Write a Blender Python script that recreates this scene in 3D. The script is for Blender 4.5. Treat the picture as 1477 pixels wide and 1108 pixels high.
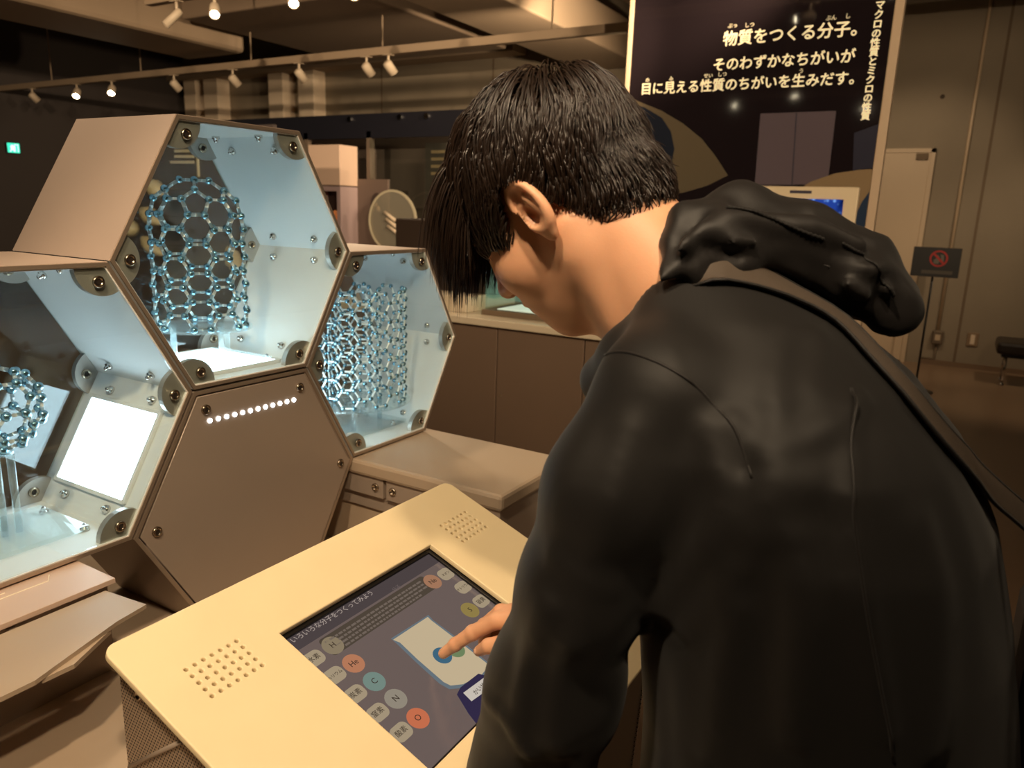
import bpy, bmesh, math, random
import numpy as np
from mathutils import Vector, Matrix

random.seed(7)
rng = np.random.default_rng(11)
SC = bpy.context.scene
COL = SC.collection
for o in list(bpy.data.objects):
    bpy.data.objects.remove(o)

# ------------------------------------------------------------------ camera
# World axes: X runs along the honeycomb front, +Y goes behind it, Z is up (metres).
F_PX, PITCH, ROLL, YAW, CAM_H = 1087.25, .2263, .0339, 1.0375, 1.42
def _axes():
    cp, sp = math.cos(PITCH), math.sin(PITCH)
    fh = np.array([math.sin(YAW), math.cos(YAW), 0]); rt = np.array([math.cos(YAW), -math.sin(YAW), 0])
    z = np.array([0, 0, 1.])
    fw = cp*fh - sp*z; up = sp*fh + cp*z
    c, s = math.cos(ROLL), math.sin(ROLL)
    return c*rt + s*up, -s*rt + c*up, fw
C_R, C_U, C_F = _axes()
C_O = np.array([0, 0, CAM_H])
def ray(x, y): return ((x-738.5)/F_PX)*C_R + ((554-y)/F_PX)*C_U + C_F
def at(x, y, d): return C_O + ray(x, y)*d
def on(x, y, ax, c):
    q = ray(x, y); return C_O + q*((c-C_O[ax])/q[ax])

cam_data = bpy.data.cameras.new('camera')
cam = bpy.data.objects.new('camera', cam_data); COL.objects.link(cam)
m = Matrix.Identity(4)
for i in range(3):
    m[i][0], m[i][1], m[i][2], m[i][3] = C_R[i], C_U[i], -C_F[i], C_O[i]
cam.matrix_world = m
cam_data.sensor_fit = 'HORIZONTAL'; cam_data.sensor_width = 36
cam_data.lens = F_PX/1477*36
cam_data.clip_start = .02; cam_data.clip_end = 60
cam_data.dof.use_dof = True; cam_data.dof.focus_distance = 1.15; cam_data.dof.aperture_fstop = 7.0
SC.camera = cam

# ------------------------------------------------------------------ world, exposure
SC.view_settings.view_transform = 'Standard'; SC.view_settings.look = 'None'
SC.view_settings.gamma = 1; SC.view_settings.use_curve_mapping = False
SC.view_settings.exposure = 0.0
w = bpy.data.worlds.new('hall_ambience'); SC.world = w; w.use_nodes = True
w.node_tree.nodes['Background'].inputs[0].default_value = (1, .8, .6, 1)
w.node_tree.nodes['Background'].inputs[1].default_value = .02

# ------------------------------------------------------------------ materials
def srgb(r, g, b):
    f = lambda c: (c/255/12.92 if c/255 <= .04045 else ((c/255+.055)/1.055)**2.4)
    return (f(r), f(g), f(b), 1)
MATS = {}
def mat(name, col=None, rough=.5, metal=0, spec=.5, emit=None, estr=0, var=0, vscale=6, bump=0, bscale=40,
        sheen=0, coat=0, sss=0, trans=0, stretch=None, rvar=0):
    if name in MATS: return MATS[name]
    M = bpy.data.materials.new(name); M.use_nodes = True
    nt = M.node_tree; N = nt.nodes; L = nt.links; b = N['Principled BSDF']
    b.inputs['Base Color'].default_value = col or (.5, .5, .5, 1)
    b.inputs['Roughness'].default_value = rough; b.inputs['Metallic'].default_value = metal
    b.inputs['Specular IOR Level'].default_value = spec
    if emit: b.inputs['Emission Color'].default_value = emit; b.inputs['Emission Strength'].default_value = estr
    if sheen: b.inputs['Sheen Weight'].default_value = sheen
    if coat: b.inputs['Coat Weight'].default_value = coat; b.inputs['Coat Roughness'].default_value = .05
    if sss:
        b.inputs['Subsurface Weight'].default_value = sss
        b.inputs['Subsurface Radius'].default_value = (.012, .004, .002); b.inputs['Subsurface Scale'].default_value = 1
    if trans: b.inputs['Transmission Weight'].default_value = trans
    if var or bump or rvar:
        tc = N.new('ShaderNodeTexCoord'); mp = N.new('ShaderNodeMapping'); L.new(tc.outputs['Object'], mp.inputs[0])
        if stretch: mp.inputs['Scale'].default_value = stretch
        if var or rvar:
            n = N.new('ShaderNodeTexNoise'); n.inputs['Scale'].default_value = vscale; n.inputs['Detail'].default_value = 6
            L.new(mp.outputs[0], n.inputs['Vector'])
        if var:
            mx = N.new('ShaderNodeMix'); mx.data_type = 'RGBA'
            c = np.array(col[:3])
            mx.inputs[6].default_value = (*np.clip(c*(1-var), 0, 1), 1); mx.inputs[7].default_value = (*np.clip(c*(1+var), 0, 1), 1)
            L.new(n.outputs['Fac'], mx.inputs[0]); L.new(mx.outputs[2], b.inputs['Base Color'])
        if rvar:
            mr = N.new('ShaderNodeMapRange'); mr.inputs[3].default_value = rough-rvar; mr.inputs[4].default_value = rough+rvar
            L.new(n.outputs['Fac'], mr.inputs[0]); L.new(mr.outputs[0], b.inputs['Roughness'])
        if bump:
            n2 = N.new('ShaderNodeTexNoise'); n2.inputs['Scale'].default_value = bscale; n2.inputs['Detail'].default_value = 4
            L.new(mp.outputs[0], n2.inputs['Vector'])
            bp = N.new('ShaderNodeBump'); bp.inputs['Strength'].default_value = bump; bp.inputs['Distance'].default_value = .01
            L.new(n2.outputs['Fac'], bp.inputs['Height']); L.new(bp.outputs[0], b.inputs['Normal'])
    MATS[name] = M; return M
def glass(name, tint=(.93, .97, .95, 1), refl=1.0, rough=.0, ior=1.5, haze=None, hazew=0):
    """Thin clear sheet: Fresnel reflection over a straight-through transparent layer."""
    M = bpy.data.materials.new(name); M.use_nodes = True
    nt = M.node_tree; N = nt.nodes; L = nt.links
    for n in list(N): N.remove(n)
    out = N.new('ShaderNodeOutputMaterial'); t = N.new('ShaderNodeBsdfTransparent'); g = N.new('ShaderNodeBsdfGlossy')
    t.inputs[0].default_value = tint; g.inputs['Roughness'].default_value = rough
    g.inputs[0].default_value = (refl, refl, refl, 1)
    fr = N.new('ShaderNodeFresnel'); ge = N.new('ShaderNodeNewGeometry'); im = N.new('ShaderNodeMapRange')
    im.inputs[3].default_value = ior; im.inputs[4].default_value = 1/ior; L.new(ge.outputs['Backfacing'], im.inputs[0]); L.new(im.outputs[0], fr.inputs[0])
    mx = N.new('ShaderNodeMixShader'); L.new(fr.outputs[0], mx.inputs[0]); L.new(t.outputs[0], mx.inputs[1]); L.new(g.outputs[0], mx.inputs[2])
    last = mx
    if haze:
        d = N.new('ShaderNodeBsdfDiffuse'); d.inputs[0].default_value = haze
        m2 = N.new('ShaderNodeMixShader'); m2.inputs[0].default_value = hazew
        L.new(mx.outputs[0], m2.inputs[1]); L.new(d.outputs[0], m2.inputs[2]); last = m2
    L.new(last.outputs[0], out.inputs[0]); MATS[name] = M; return M
def emitter(name, col, strength):
    M = bpy.data.materials.new(name); M.use_nodes = True
    nt = M.node_tree; N = nt.nodes
    for n in list(N): N.remove(n)
    out = N.new('ShaderNodeOutputMaterial'); e = N.new('ShaderNodeEmission')
    e.inputs[0].default_value = col; e.inputs[1].default_value = strength
    nt.links.new(e.outputs[0], out.inputs[0]); MATS[name] = M; return M

# ------------------------------------------------------------------ mesh helpers
class MB:
    def __init__(s): s.v = []; s.f = []
    def add(s, vs, fs):
        o = len(s.v); s.v += [tuple(map(float, p)) for p in vs]; s.f += [tuple(i+o for i in f) for f in fs]; return s
    def box(s, x0, x1, y0, y1, z0, z1, bev=0):
        if bev:
            b = min(bev, (x1-x0)/2.01, (y1-y0)/2.01, (z1-z0)/2.01)
            # chamfered box: three shrunken slabs hulled through a bmesh bevel
            bm = bmesh.new(); bmesh.ops.create_cube(bm, size=1)
            for v in bm.verts:
                v.co = Vector(((x0+x1)/2+v.co.x*(x1-x0), (y0+y1)/2+v.co.y*(y1-y0), (z0+z1)/2+v.co.z*(z1-z0)))
            bmesh.ops.bevel(bm, geom=list(bm.edges), offset=b, segments=2, profile=.5, affect='EDGES')
            bm.verts.index_update()
            s.add([v.co for v in bm.verts], [[v.index for v in f.verts] for f in bm.faces]); bm.free(); return s
        vs = [(x, y, z) for x in (x0, x1) for y in (y0, y1) for z in (z0, z1)]
        return s.add(vs, [(0, 1, 3, 2), (4, 6, 7, 5), (0, 4, 5, 1), (2, 3, 7, 6), (0, 2, 6, 4), (1, 5, 7, 3)])
    def prism(s, poly, ax, a, b):
        """poly: 2-D outline; extruded along axis ax from a to b."""
        n = len(poly); vs = []
        for t in (a, b):
            for p in poly:
                q = list(p); q.insert(ax, t); vs.append(q)
        fs = [tuple(range(n)), tuple(range(2*n-1, n-1, -1))] + [(i, i+n, (i+1) % n+n, (i+1) % n) for i in range(n)]
        return s.add(vs, fs)
    def tube(s, pts, rad, n=10, cap=True):
        pts = [Vector(p) for p in pts]; rad = rad if hasattr(rad, '__len__') else [rad]*len(pts)
        rings = []; prev = None; o = len(s.v)
        for i, p in enumerate(pts):
            t = (pts[min(i+1, len(pts)-1)]-pts[max(i-1, 0)]).normalized()
            if prev is None: a = t.orthogonal().normalized()
            else: a = (prev-t*prev.dot(t)).normalized()
            prev = a; b = t.cross(a)
            rings.append([p+(a*math.cos(k*2*math.pi/n)+b*math.sin(k*2*math.pi/n))*rad[i] for k in range(n)])
        vs = [q for r in rings for q in r]; fs = []
        for i in range(len(pts)-1):
            for k in range(n):
                fs.append((i*n+k, i*n+(k+1) % n, (i+1)*n+(k+1) % n, (i+1)*n+k))
        if cap: fs += [tuple(range(n-1, -1, -1)), tuple((len(pts)-1)*n+k for k in range(n))]
        return s.add(vs, fs)
    def lathe(s, prof, n=16, M=None):
        vs = []; fs = []
        for r, z in prof:
            for k in range(n):
                p = Vector((r*math.cos(2*math.pi*k/n), r*math.sin(2*math.pi*k/n), z)); vs.append(M @ p if M else p)
        for i in range(len(prof)-1):
            for k in range(n): fs.append((i*n+k, i*n+(k+1) % n, (i+1)*n+(k+1) % n, (i+1)*n+k))
        fs += [tuple(range(n-1, -1, -1)), tuple((len(prof)-1)*n+k for k in range(n))]
        return s.add(vs, fs)
    def mesh(s, name, m=None, smooth=False):
        me = bpy.data.meshes.new(name); me.from_pydata(s.v, [], s.f); me.validate()
        bm = bmesh.new(); bm.from_mesh(me); bmesh.ops.recalc_face_normals(bm, faces=bm.faces); bm.to_mesh(me); bm.free()
        if m: me.materials.append(m)
        if smooth: me.polygons.foreach_set('use_smooth', [True]*len(me.polygons))
        return me
    def obj(s, name, m, parent=None, smooth=False):
        return link(name, s.mesh(name, m, smooth), parent)
def link(name, me, parent=None, loc=None):
    o = bpy.data.objects.new(name, me); COL.objects.link(o)
    if parent: o.parent = parent; o.matrix_parent_inverse = wm(parent).inverted()
    if loc is not None: o.location = loc
    return o
def wm(o):
    return (wm(o.parent) @ o.matrix_parent_inverse @ o.matrix_basis) if o.parent else o.matrix_basis.copy()
def put(o, M):
    """place o so that its world matrix is M"""
    o.matrix_basis = (o.matrix_parent_inverse.inverted() @ wm(o.parent).inverted() @ M) if o.parent else M
    return o
def tag(o, label, cat, group=None):
    o['label'] = label; o['category'] = cat
    if group: o['group'] = group
    return o
def struct(o): o['kind'] = 'structure'; return o
def thing(name, label, cat, loc=(0, 0, 0), group=None):
    o = bpy.data.objects.new(name, None); COL.objects.link(o); o.location = loc; o.empty_display_size = .05
    return tag(o, label, cat, group)
def rotM(x, y, z, o):
    M = Matrix.Identity(4)
    for i in range(3): M[i][0], M[i][1], M[i][2], M[i][3] = x[i], y[i], z[i], o[i]
    return M
def curve_plate(name, outer, holes, thick, bev, m, parent, M):
    """Flat plate with holes, filled by a 2-D curve and turned into a mesh."""
    if not holes and not bev: return flat(name, outer, thick, m, parent, M)
    cu = bpy.data.curves.new(name, 'CURVE'); cu.dimensions = '2D'; cu.fill_mode = 'BOTH'; cu.extrude = thick/2-bev; cu.bevel_depth = bev; cu.bevel_resolution = 2
    for poly in [outer]+holes:
        sp = cu.splines.new('POLY'); sp.points.add(len(poly)-1); sp.use_cyclic_u = True
        for p, q in zip(sp.points, poly): p.co = (q[0], q[1], 0, 1)
    return _bake(cu, name, m, parent, M)
def flat(name, poly, th, m, parent, M):
    o = MB().prism([(x, y) for x, y in poly], 2, -th/2, th/2).obj(name, m, parent); put(o, M); return o
def _bake(cu, name, m, parent, M):
    t = bpy.data.objects.new('tmp', cu)
    me = bpy.data.meshes.new_from_object(t); bpy.data.objects.remove(t); bpy.data.curves.remove(cu)
    me.name = name; me.materials.clear(); me.materials.append(m)
    o = link(name, me, parent); put(o, M); return o
def text(name, s, size, m, parent, M, bold=0, fat=0, align='LEFT', spacing=1, lspace=1, ext=.0004):
    cu = bpy.data.curves.new(name, 'FONT'); cu.body = s; cu.size = size; cu.align_x = align; cu.align_y = 'CENTER'
    cu.offset = bold; cu.extrude = ext; cu.space_character = spacing; cu.space_line = lspace; cu.resolution_u = 3
    o = _bake(cu, name, m, parent, M)
    if fat:      # heavier strokes: overlapping copies of the glyphs inside one mesh
        me = o.data; n = len(me.vertices); co = np.empty(n*3); me.vertices.foreach_get('co', co); co = co.reshape(-1, 3)
        fs = [tuple(p.vertices) for p in me.polygons]; offs = [(0, 0), (fat, 0), (-fat, 0), (0, fat), (0, -fat)]
        vs = np.concatenate([co+np.array([a, b, 1e-5*i]) for i, (a, b) in enumerate(offs)]); ff = [tuple(v+n*i for v in f) for i in range(len(offs)) for f in fs]
        m2 = bpy.data.meshes.new(name); m2.from_pydata(vs.tolist(), [], ff); m2.materials.append(m); o.data = m2; bpy.data.meshes.remove(me)
    return o
def rrect(x0, x1, y0, y1, r, n=6):
    out = []
    for cx, cy, a in ((x1-r, y1-r, 0), (x0+r, y1-r, 90), (x0+r, y0+r, 180), (x1-r, y0+r, 270)):
        out += [(cx+r*math.cos(math.radians(a+90*k/n)), cy+r*math.sin(math.radians(a+90*k/n))) for k in range(n+1)]
    return out
def circ(cx, cy, r, n=10): return [(cx+r*math.cos(2*math.pi*k/n), cy+r*math.sin(2*math.pi*k/n)) for k in range(n)]

# ------------------------------------------------------------------ signed-distance sculpting
def surface_nets(f, lo, hi, h):
    lo = np.array(lo, float); n = np.ceil((np.array(hi)-lo)/h).astype(int)+1
    ax = [lo[i]+h*np.arange(n[i]) for i in range(3)]
    nb = -(-n//4); cx = [lo[i]+h*(4*np.arange(nb[i])+1.5) for i in range(3)]
    Bc = f(np.stack(np.meshgrid(*cx, indexing='ij'), -1).reshape(-1, 3)).reshape(nb)
    V = np.repeat(np.repeat(np.repeat(Bc, 4, 0), 4, 1), 4, 2).astype(np.float64)
    bi = np.argwhere(np.abs(Bc) < h*4*1.9)
    o4 = np.stack(np.meshgrid(*[np.arange(4)]*3, indexing='ij'), -1).reshape(-1, 3)
    for i in range(0, len(bi), 6000):
        I = (bi[i:i+6000, None, :]*4+o4[None]).reshape(-1, 3); V[tuple(I.T)] = f(lo+h*I)
    V = V[:n[0], :n[1], :n[2]]
    S = V < 0
    c = [n[0]-1, n[1]-1, n[2]-1]
    acc = np.zeros(c+[3]); cnt = np.zeros(c)
    offs = [(a, b, d) for a in (0, 1) for b in (0, 1) for d in (0, 1)]
    def sub(A, o): return A[o[0]:o[0]+c[0], o[1]:o[1]+c[1], o[2]:o[2]+c[2]]
    for o in offs:
        for k in range(3):
            if o[k]: continue
            q = list(o); q[k] = 1
            a, b = sub(V, o), sub(V, q); cr = (a < 0) != (b < 0)
            t = np.where(cr, a/np.where(a-b == 0, 1, a-b), 0)
            for j in range(3): acc[..., j] += np.where(cr, o[j]+(t if j == k else 0), 0)
            cnt += cr
    act = cnt > 0; idx = -np.ones(c, int); idx[act] = np.arange(act.sum())
    cells = np.argwhere(act)
    verts = lo + h*(cells + acc[act]/cnt[act][:, None])
    quads = []
    for k in range(3):
        i, j = [(1, 2), (2, 0), (0, 1)][k]
        sl0 = [slice(None)]*3; sl1 = [slice(None)]*3; sl0[k] = slice(0, -1); sl1[k] = slice(1, None)
        a, b = S[tuple(sl0)], S[tuple(sl1)]; E = np.argwhere(a != b)
        E = E[(E[:, i] > 0) & (E[:, j] > 0) & (E[:, i] < c[i]) & (E[:, j] < c[j])]
        flip = S[tuple(E.T)]
        def cell(di, dj):
            q = E.copy(); q[:, i] -= di; q[:, j] -= dj; return idx[tuple(q.T)]
        Q = np.stack([cell(1, 1), cell(0, 1), cell(0, 0), cell(1, 0)], -1)
        Q[~flip] = Q[~flip][:, ::-1]
        quads.append(Q[(Q >= 0).all(1)])
    return verts, np.concatenate(quads)
def relax(v, q, it=2, w=.5):
    for _ in range(it):
        s = np.zeros_like(v); c = np.zeros(len(v))
        for a, b in ((0, 1), (1, 2), (2, 3), (3, 0)):
            np.add.at(s, q[:, a], v[q[:, b]]); np.add.at(c, q[:, a], 1); np.add.at(s, q[:, b], v[q[:, a]]); np.add.at(c, q[:, b], 1)
        v = v*(1-w)+w*s/np.maximum(c, 1)[:, None]
    return v
def np_mesh(name, parts, m, parent=None, smooth=True):
    me = bpy.data.meshes.new(name); vs = np.concatenate([p[0] for p in parts]); o = 0; fs = []
    for v, q in parts: fs += (q+o).tolist(); o += len(v)
    me.from_pydata(vs.tolist(), [], fs); me.materials.append(m)
    if smooth: me.polygons.foreach_set('use_smooth', [True]*len(me.polygons))
    me.update(); return link(name, me, parent)
def smin(a, b, k):
    h = np.clip(.5+.5*(b-a)/k, 0, 1); return b*(1-h)+a*h-k*h*(1-h)
def smax(a, b, k): return -smin(-a, -b, k)
def ball(p, c, r): return np.linalg.norm(p-np.array(c), axis=1)-r
def ell(p, c, r, R=None):
    q = p-np.array(c)
    if R is not None: q = q @ R
    r = np.array(r); k0 = np.linalg.norm(q/r, axis=1); k1 = np.linalg.norm(q/(r*r), axis=1)
    return k0*(k0-1)/np.maximum(k1, 1e-9)
def caps(p, a, b, ra, rb):
    a = np.array(a, float); b = np.array(b, float); ab = b-a
    t = np.clip((p-a) @ ab/(ab @ ab), 0, 1)
    return np.linalg.norm(p-a-t[:, None]*ab, axis=1)-(ra+(rb-ra)*t)
def chain(p, pts, rs, k=.01):
    d = None
    for i in range(len(pts)-1):
        e = caps(p, pts[i], pts[i+1], rs[i], rs[i+1]); d = e if d is None else smin(d, e, k)
    return d
_LAT = np.random.default_rng(3).random((32, 32, 32))
def vnoise(p):
    i = np.floor(p).astype(int); f = p-i; f = f*f*(3-2*f); i0 = i % 32; i1 = (i+1) % 32
    r = 0
    for a in (0, 1):
        for b in (0, 1):
            for c in (0, 1):
                wgt = (f[:, 0] if a else 1-f[:, 0])*(f[:, 1] if b else 1-f[:, 1])*(f[:, 2] if c else 1-f[:, 2])
                r = r+wgt*_LAT[(i1 if a else i0)[:, 0], (i1 if b else i0)[:, 1], (i1 if c else i0)[:, 2]]
    return r

# ------------------------------------------------------------------ large lights (ceiling lamps above the stand, out of the picture)
WARM = (1.0, .76, .50)
def spot_light(parent, loc, aim, power, size=60, blend=.6, rad=.05, col=WARM, name='lamp_light'):
    d = bpy.data.lights.new(name, 'SPOT'); d.energy = power; d.color = col; d.spot_size = math.radians(size); d.spot_blend = blend; d.shadow_soft_size = rad
    o = bpy.data.objects.new(name, d); COL.objects.link(o)
    if parent: o.parent = parent; o.matrix_parent_inverse = wm(parent).inverted()
    q = (Vector(aim)-Vector(loc)).to_track_quat('-Z', 'Y')
    put(o, Matrix.Translation(loc) @ q.to_matrix().to_4x4()); return o

# ------------------------------------------------------------------ base materials
concrete = mat('concrete', srgb(140, 126, 106), .8, var=.22, vscale=1.3, bump=.15, bscale=30)
concrete_dark = mat('dark_wall_paint', srgb(62, 54, 50), .7, var=.15, vscale=.8)
ceil_m = mat('ceiling_paint', srgb(118, 100, 82), .85, var=.1, vscale=.7)
duct_m = mat('duct_paint', srgb(158, 136, 112), .7, var=.06, vscale=1.5)
floor_m = mat('polished_floor', srgb(142, 116, 92), .26, var=.1, vscale=.6, bump=.02, bscale=3)
silver = mat('silver_paint', srgb(190, 170, 156), .45, metal=.2, var=.03, vscale=9, bump=.01, bscale=300)
silver_in = mat('lit_inner_paint', srgb(226, 226, 224), .5, metal=.0, var=.03, vscale=7)  # same paint as outside, raised paler to stand for extra light inside
edge_m = mat('panel_edge_metal', srgb(176, 158, 140), .35, metal=.7)
gapdark = mat('gap_shade', srgb(28, 23, 20), .8)  # near-black colour standing for shade in gaps, recesses and holes
taupe = mat('taupe_metallic_paint', srgb(168, 152, 138), .38, metal=.35, var=.05, vscale=5, bump=.012, bscale=350)
bracket_m = mat('bracket_metal', srgb(186, 180, 172), .36, metal=.55)
chrome = mat('chrome', srgb(215, 212, 208), .14, metal=1)
bolt_m = mat('bolt_steel', srgb(178, 164, 146), .25, metal=1)
bolt_d = mat('bolt_recess', srgb(40, 32, 26), .5)
cream = mat('cream_metal_top', srgb(231, 211, 170), .5, var=.03, vscale=14, bump=.012, bscale=220, rvar=.08)
pane_m = glass('display_glass', (.93, .965, .955, 1), 1.0)
acryl = glass('clear_acrylic', (.93, .97, .97, 1), 1.0, rough=.02, haze=(.85, .95, .98, 1), hazew=.10)
white_light = emitter('cool_light_panel', (.66, .87, 1, 1), 10.5)
led = emitter('white_led', (.92, .97, 1, 1), 9)
atom_m = mat('blue_steel_atom', srgb(140, 180, 198), .2, metal=.85)
bond_m = mat('pale_metal_bond', srgb(236, 238, 234), .3, metal=.15)
black_m = mat('black_plastic', srgb(22, 20, 19), .4)
white_m = mat('white_print', srgb(238, 226, 200), .6)
counter_m = mat('brown_laminate', srgb(112, 92, 76), .5, var=.05, vscale=4)
ctop_m = mat('pale_counter_top', srgb(205, 190, 165), .35)

# ------------------------------------------------------------------ the hall
WX, WY = 8.9, 12.0
struct(MB().box(-4, WX, -5, WY, -.1, 0).obj('floor', floor_m))
struct(MB().box(-4, WX, -5, WY, 4.6, 4.7).obj('ceiling', ceil_m))
struct(MB().box(WX, WX+.2, -5, WY, 0, 4.6).obj('wall_back', concrete))
struct(MB().box(-4, WX, WY, WY+.2, 0, 4.6).obj('wall_left', concrete_dark))
struct(MB().box(-4, WX, -5.2, -5, 0, 4.6).obj('wall_right', concrete))
struct(MB().box(-4.2, -4, -5, WY, 0, 4.6).obj('wall_front', concrete_dark))
struct(MB().box(WX-.025, WX, -5, .28, 0, .05).obj('baseboard_back', mat('skirting_paint', srgb(120, 96, 74), .5)))
# form-work joints of the cast wall: shallow proud strips with tie holes
jm = mat('joint_line', srgb(112, 94, 74), .85)
for k, y in enumerate((-3.8, -1.9, -.02, 1.9, 3.8, 5.7, 7.6)):
    struct(MB().box(WX-.004, WX, y-.012, y+.012, .05, 4.6).obj('trim_%d' % (k+1), jm))
th = MB().lathe([(.022, 0), (.022, .004), (.012, .004), (.012, .001)], 10).mesh('tie_hole', mat('tie_hole_shadow', srgb(70, 58, 46), .9))
wall_back = bpy.data.objects['wall_back']
for y in (-1.4, -.45, .55, 1.4):
    for z in (.85, 1.75, 2.65, 3.55):
        o = link('tie_hole', th, wall_back); put(o, rotM((0, 1, 0), (0, 0, 1), (-1, 0, 0), (WX+.0005, y-.1, z)) @ Matrix.Scale(1, 4))
# pilasters on the far wall
pil_m = mat('lit_pilaster_tone', srgb(226, 204, 176), .8)  # concrete pilasters made paler to stand for the light falling on them
for k, (a, b) in enumerate(((10.85, 11.2), (11.4, 11.7), (9.35, 9.67), (8.7, 9.03))):
    struct(MB().box(WX-.25, WX, a, b, 0, 3.35, .01).obj('trim_%d' % (20+k), pil_m))
struct(MB().box(WX-.35, WX, 5.2, WY, 3.35, 3.55).obj('trim_30', duct_m))
# pale door leaf in the concrete wall
dr = bpy.data.objects.new('door_1', None); COL.objects.link(dr); dr.location = (WX, .67, 0); struct(dr)
door_m = mat('pale_door_paint', srgb(196, 172, 142), .5)
MB().box(WX-.05, WX, .47, 1.35, .01, 2.12, .004).obj('door_leaf', door_m, dr)
MB().box(WX-.06, WX, .43, .47, 0, 2.16).obj('door_frame', door_m, dr)
MB().box(WX-.06, WX, .43, 1.4, 2.12, 2.16).obj('door_frame', door_m, dr)
MB().box(WX-.07, WX-.045, .49, .6, 2.05, 2.11).obj('door_closer', jm, dr)
# conduit and boxes
co = thing('wall_conduit', 'pale vertical cable conduit running down the concrete wall', 'conduit', (WX, .17, .3))
MB().tube([(WX-.02, .167, .36), (WX-.02, .167, 4.5)], .016, 10).obj('pipe', door_m, co, True)
MB().box(WX-.06, WX, .11, .21, .22, .36, .01).obj('junction_box', mat('box_steel', srgb(120, 104, 86), .4, metal=.5), co)
MB().box(WX-.065, WX-.055, .135, .185, .26, .32, .004).obj('socket_plate', door_m, co)
MB().tube([(WX-.02, .16, .22), (WX-.02, .16, .06), (WX-.02, .3, .06)], .01, 8).obj('lower_pipe', jm, co, True)
wo = thing('wall_outlet', 'small pale wall outlet low on the concrete wall', 'outlet', (WX, -.15, .3))
MB().box(WX-.015, WX, -.2, -.1, .23, .37, .005).obj('frame', mat('outlet_frame', srgb(140, 116, 90), .4), wo)
MB().box(WX-.02, WX-.014, -.17, -.13, .25, .35, .003).obj('plate', pil_m, wo)
# no-touching sign on a stand
sg = thing('notice_sign', 'black notice board with red prohibition symbol on thin pole before the wall', 'sign', (7.3, .24, 0))
sg_m = mat('sign_black', srgb(38, 34, 31), .45); red_m = mat('sign_red', srgb(196, 52, 44), .5); grey_p = mat('sign_grey', srgb(120, 112, 100), .6)
MB().box(7.3, 7.315, .055, .41, .992, 1.236, .003).obj('board', sg_m, sg)
MB().tube([(7.32, .24, 0.01), (7.32, .24, 1.05)], .009, 10).obj('pole', black_m, sg, True)
MB().lathe([(.14, 0), (.14, .008), (.02, .02)], 24, Matrix.Translation((7.32, .24, 0))).obj('foot_plate', black_m, sg)
SGM = rotM((0, -1, 0), (0, 0, 1), (-1, 0, 0), (7.2985, .215, 1.145))
curve_plate('red_ring', circ(0, 0, .068, 32), [circ(0, 0, .054, 32)], .001, 0, red_m, sg, SGM)
curve_plate('red_slash', [(-.046, .034), (-.034, .046), (.046, -.034), (.034, -.046)], [], .001, 0, red_m, sg, SGM)
curve_plate('hand_mark', [(-.035, -.04), (.0, -.045), (.01, -.02), (.002, .02), (-.012, .03), (-.02, 0), (-.035, -.01)], [], .0006, 0, grey_p, sg, SGM)
curve_plate('object_mark', [(.01, .035), (.035, .03), (.04, -.02), (.02, -.025)], [], .0006, 0, grey_p, sg, SGM)
curve_plate('text_bar', rrect(-.115, .115, -.128, -.098, .004), [], .0006, 0, mat('sign_text_grey', srgb(92, 84, 74), .6), sg, SGM)
# bench at the right edge
bn = thing('bench', 'black padded bench with slim metal legs by the concrete wall', 'bench', (8.3, -.8, 0))
MB().box(8.02, 8.5, -1.9, -.33, .30, .41, .03).obj('seat', mat('black_vinyl', srgb(40, 32, 26), .4), bn)
MB().box(8.06, 8.46, -1.86, -.38, .27, .30).obj('seat_frame', black_m, bn)
for x in (8.1, 8.42):
    for y in (-.42, -1.8):
        l = MB().tube([(x, y, .02), (x, y, .28)], .011, 8).obj('leg', chrome, bn, True)
        MB().lathe([(.018, 0), (.022, .012), (.012, .03)], 12, Matrix.Translation((x, y, 0))).obj('foot', chrome, l, True)

# ------------------------------------------------------------------ ceiling ducts, beams, rails
def duct(label, *b, bev=.02, name='air_duct', m=None, seams=None):
    o = thing(name, label, 'duct', ((b[0]+b[1])/2, (b[2]+b[3])/2, b[4]), 'ceiling ducts')
    MB().box(*b, bev).obj('duct_body', m or duct_m, o)
    if seams:
        ax, st = seams; t = b[ax*2]+st
        while t < b[ax*2+1]-.1:
            e = list(b); e[ax*2] = t-.015; e[ax*2+1] = t+.015
            for q in range(3):
                if q != ax: e[q*2] -= .012; e[q*2+1] += .012
            MB().box(*e).obj('duct_flange', m or duct_m, o); t += st
    return o
duct('broad brown duct crossing the upper left corner', -1, 6.1, 7.15, 8.1, 3.0, 3.7, bev=.05)
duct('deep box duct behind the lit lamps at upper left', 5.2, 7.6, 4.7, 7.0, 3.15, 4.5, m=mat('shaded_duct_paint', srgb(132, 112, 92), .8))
duct('ribbed pale duct above the middle lamps', 2.2, 4.9, 3.9, 5.4, 3.42, 4.2, seams=(0, .25))
duct('long flat duct running past the middle of the ceiling', 5.0, 8.8, 3.55, 4.35, 3.1, 3.5)
duct('pale duct at the top right beside the black panel', 6.6, 8.8, 2.3, 3.1, 3.35, 4.0)
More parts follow.
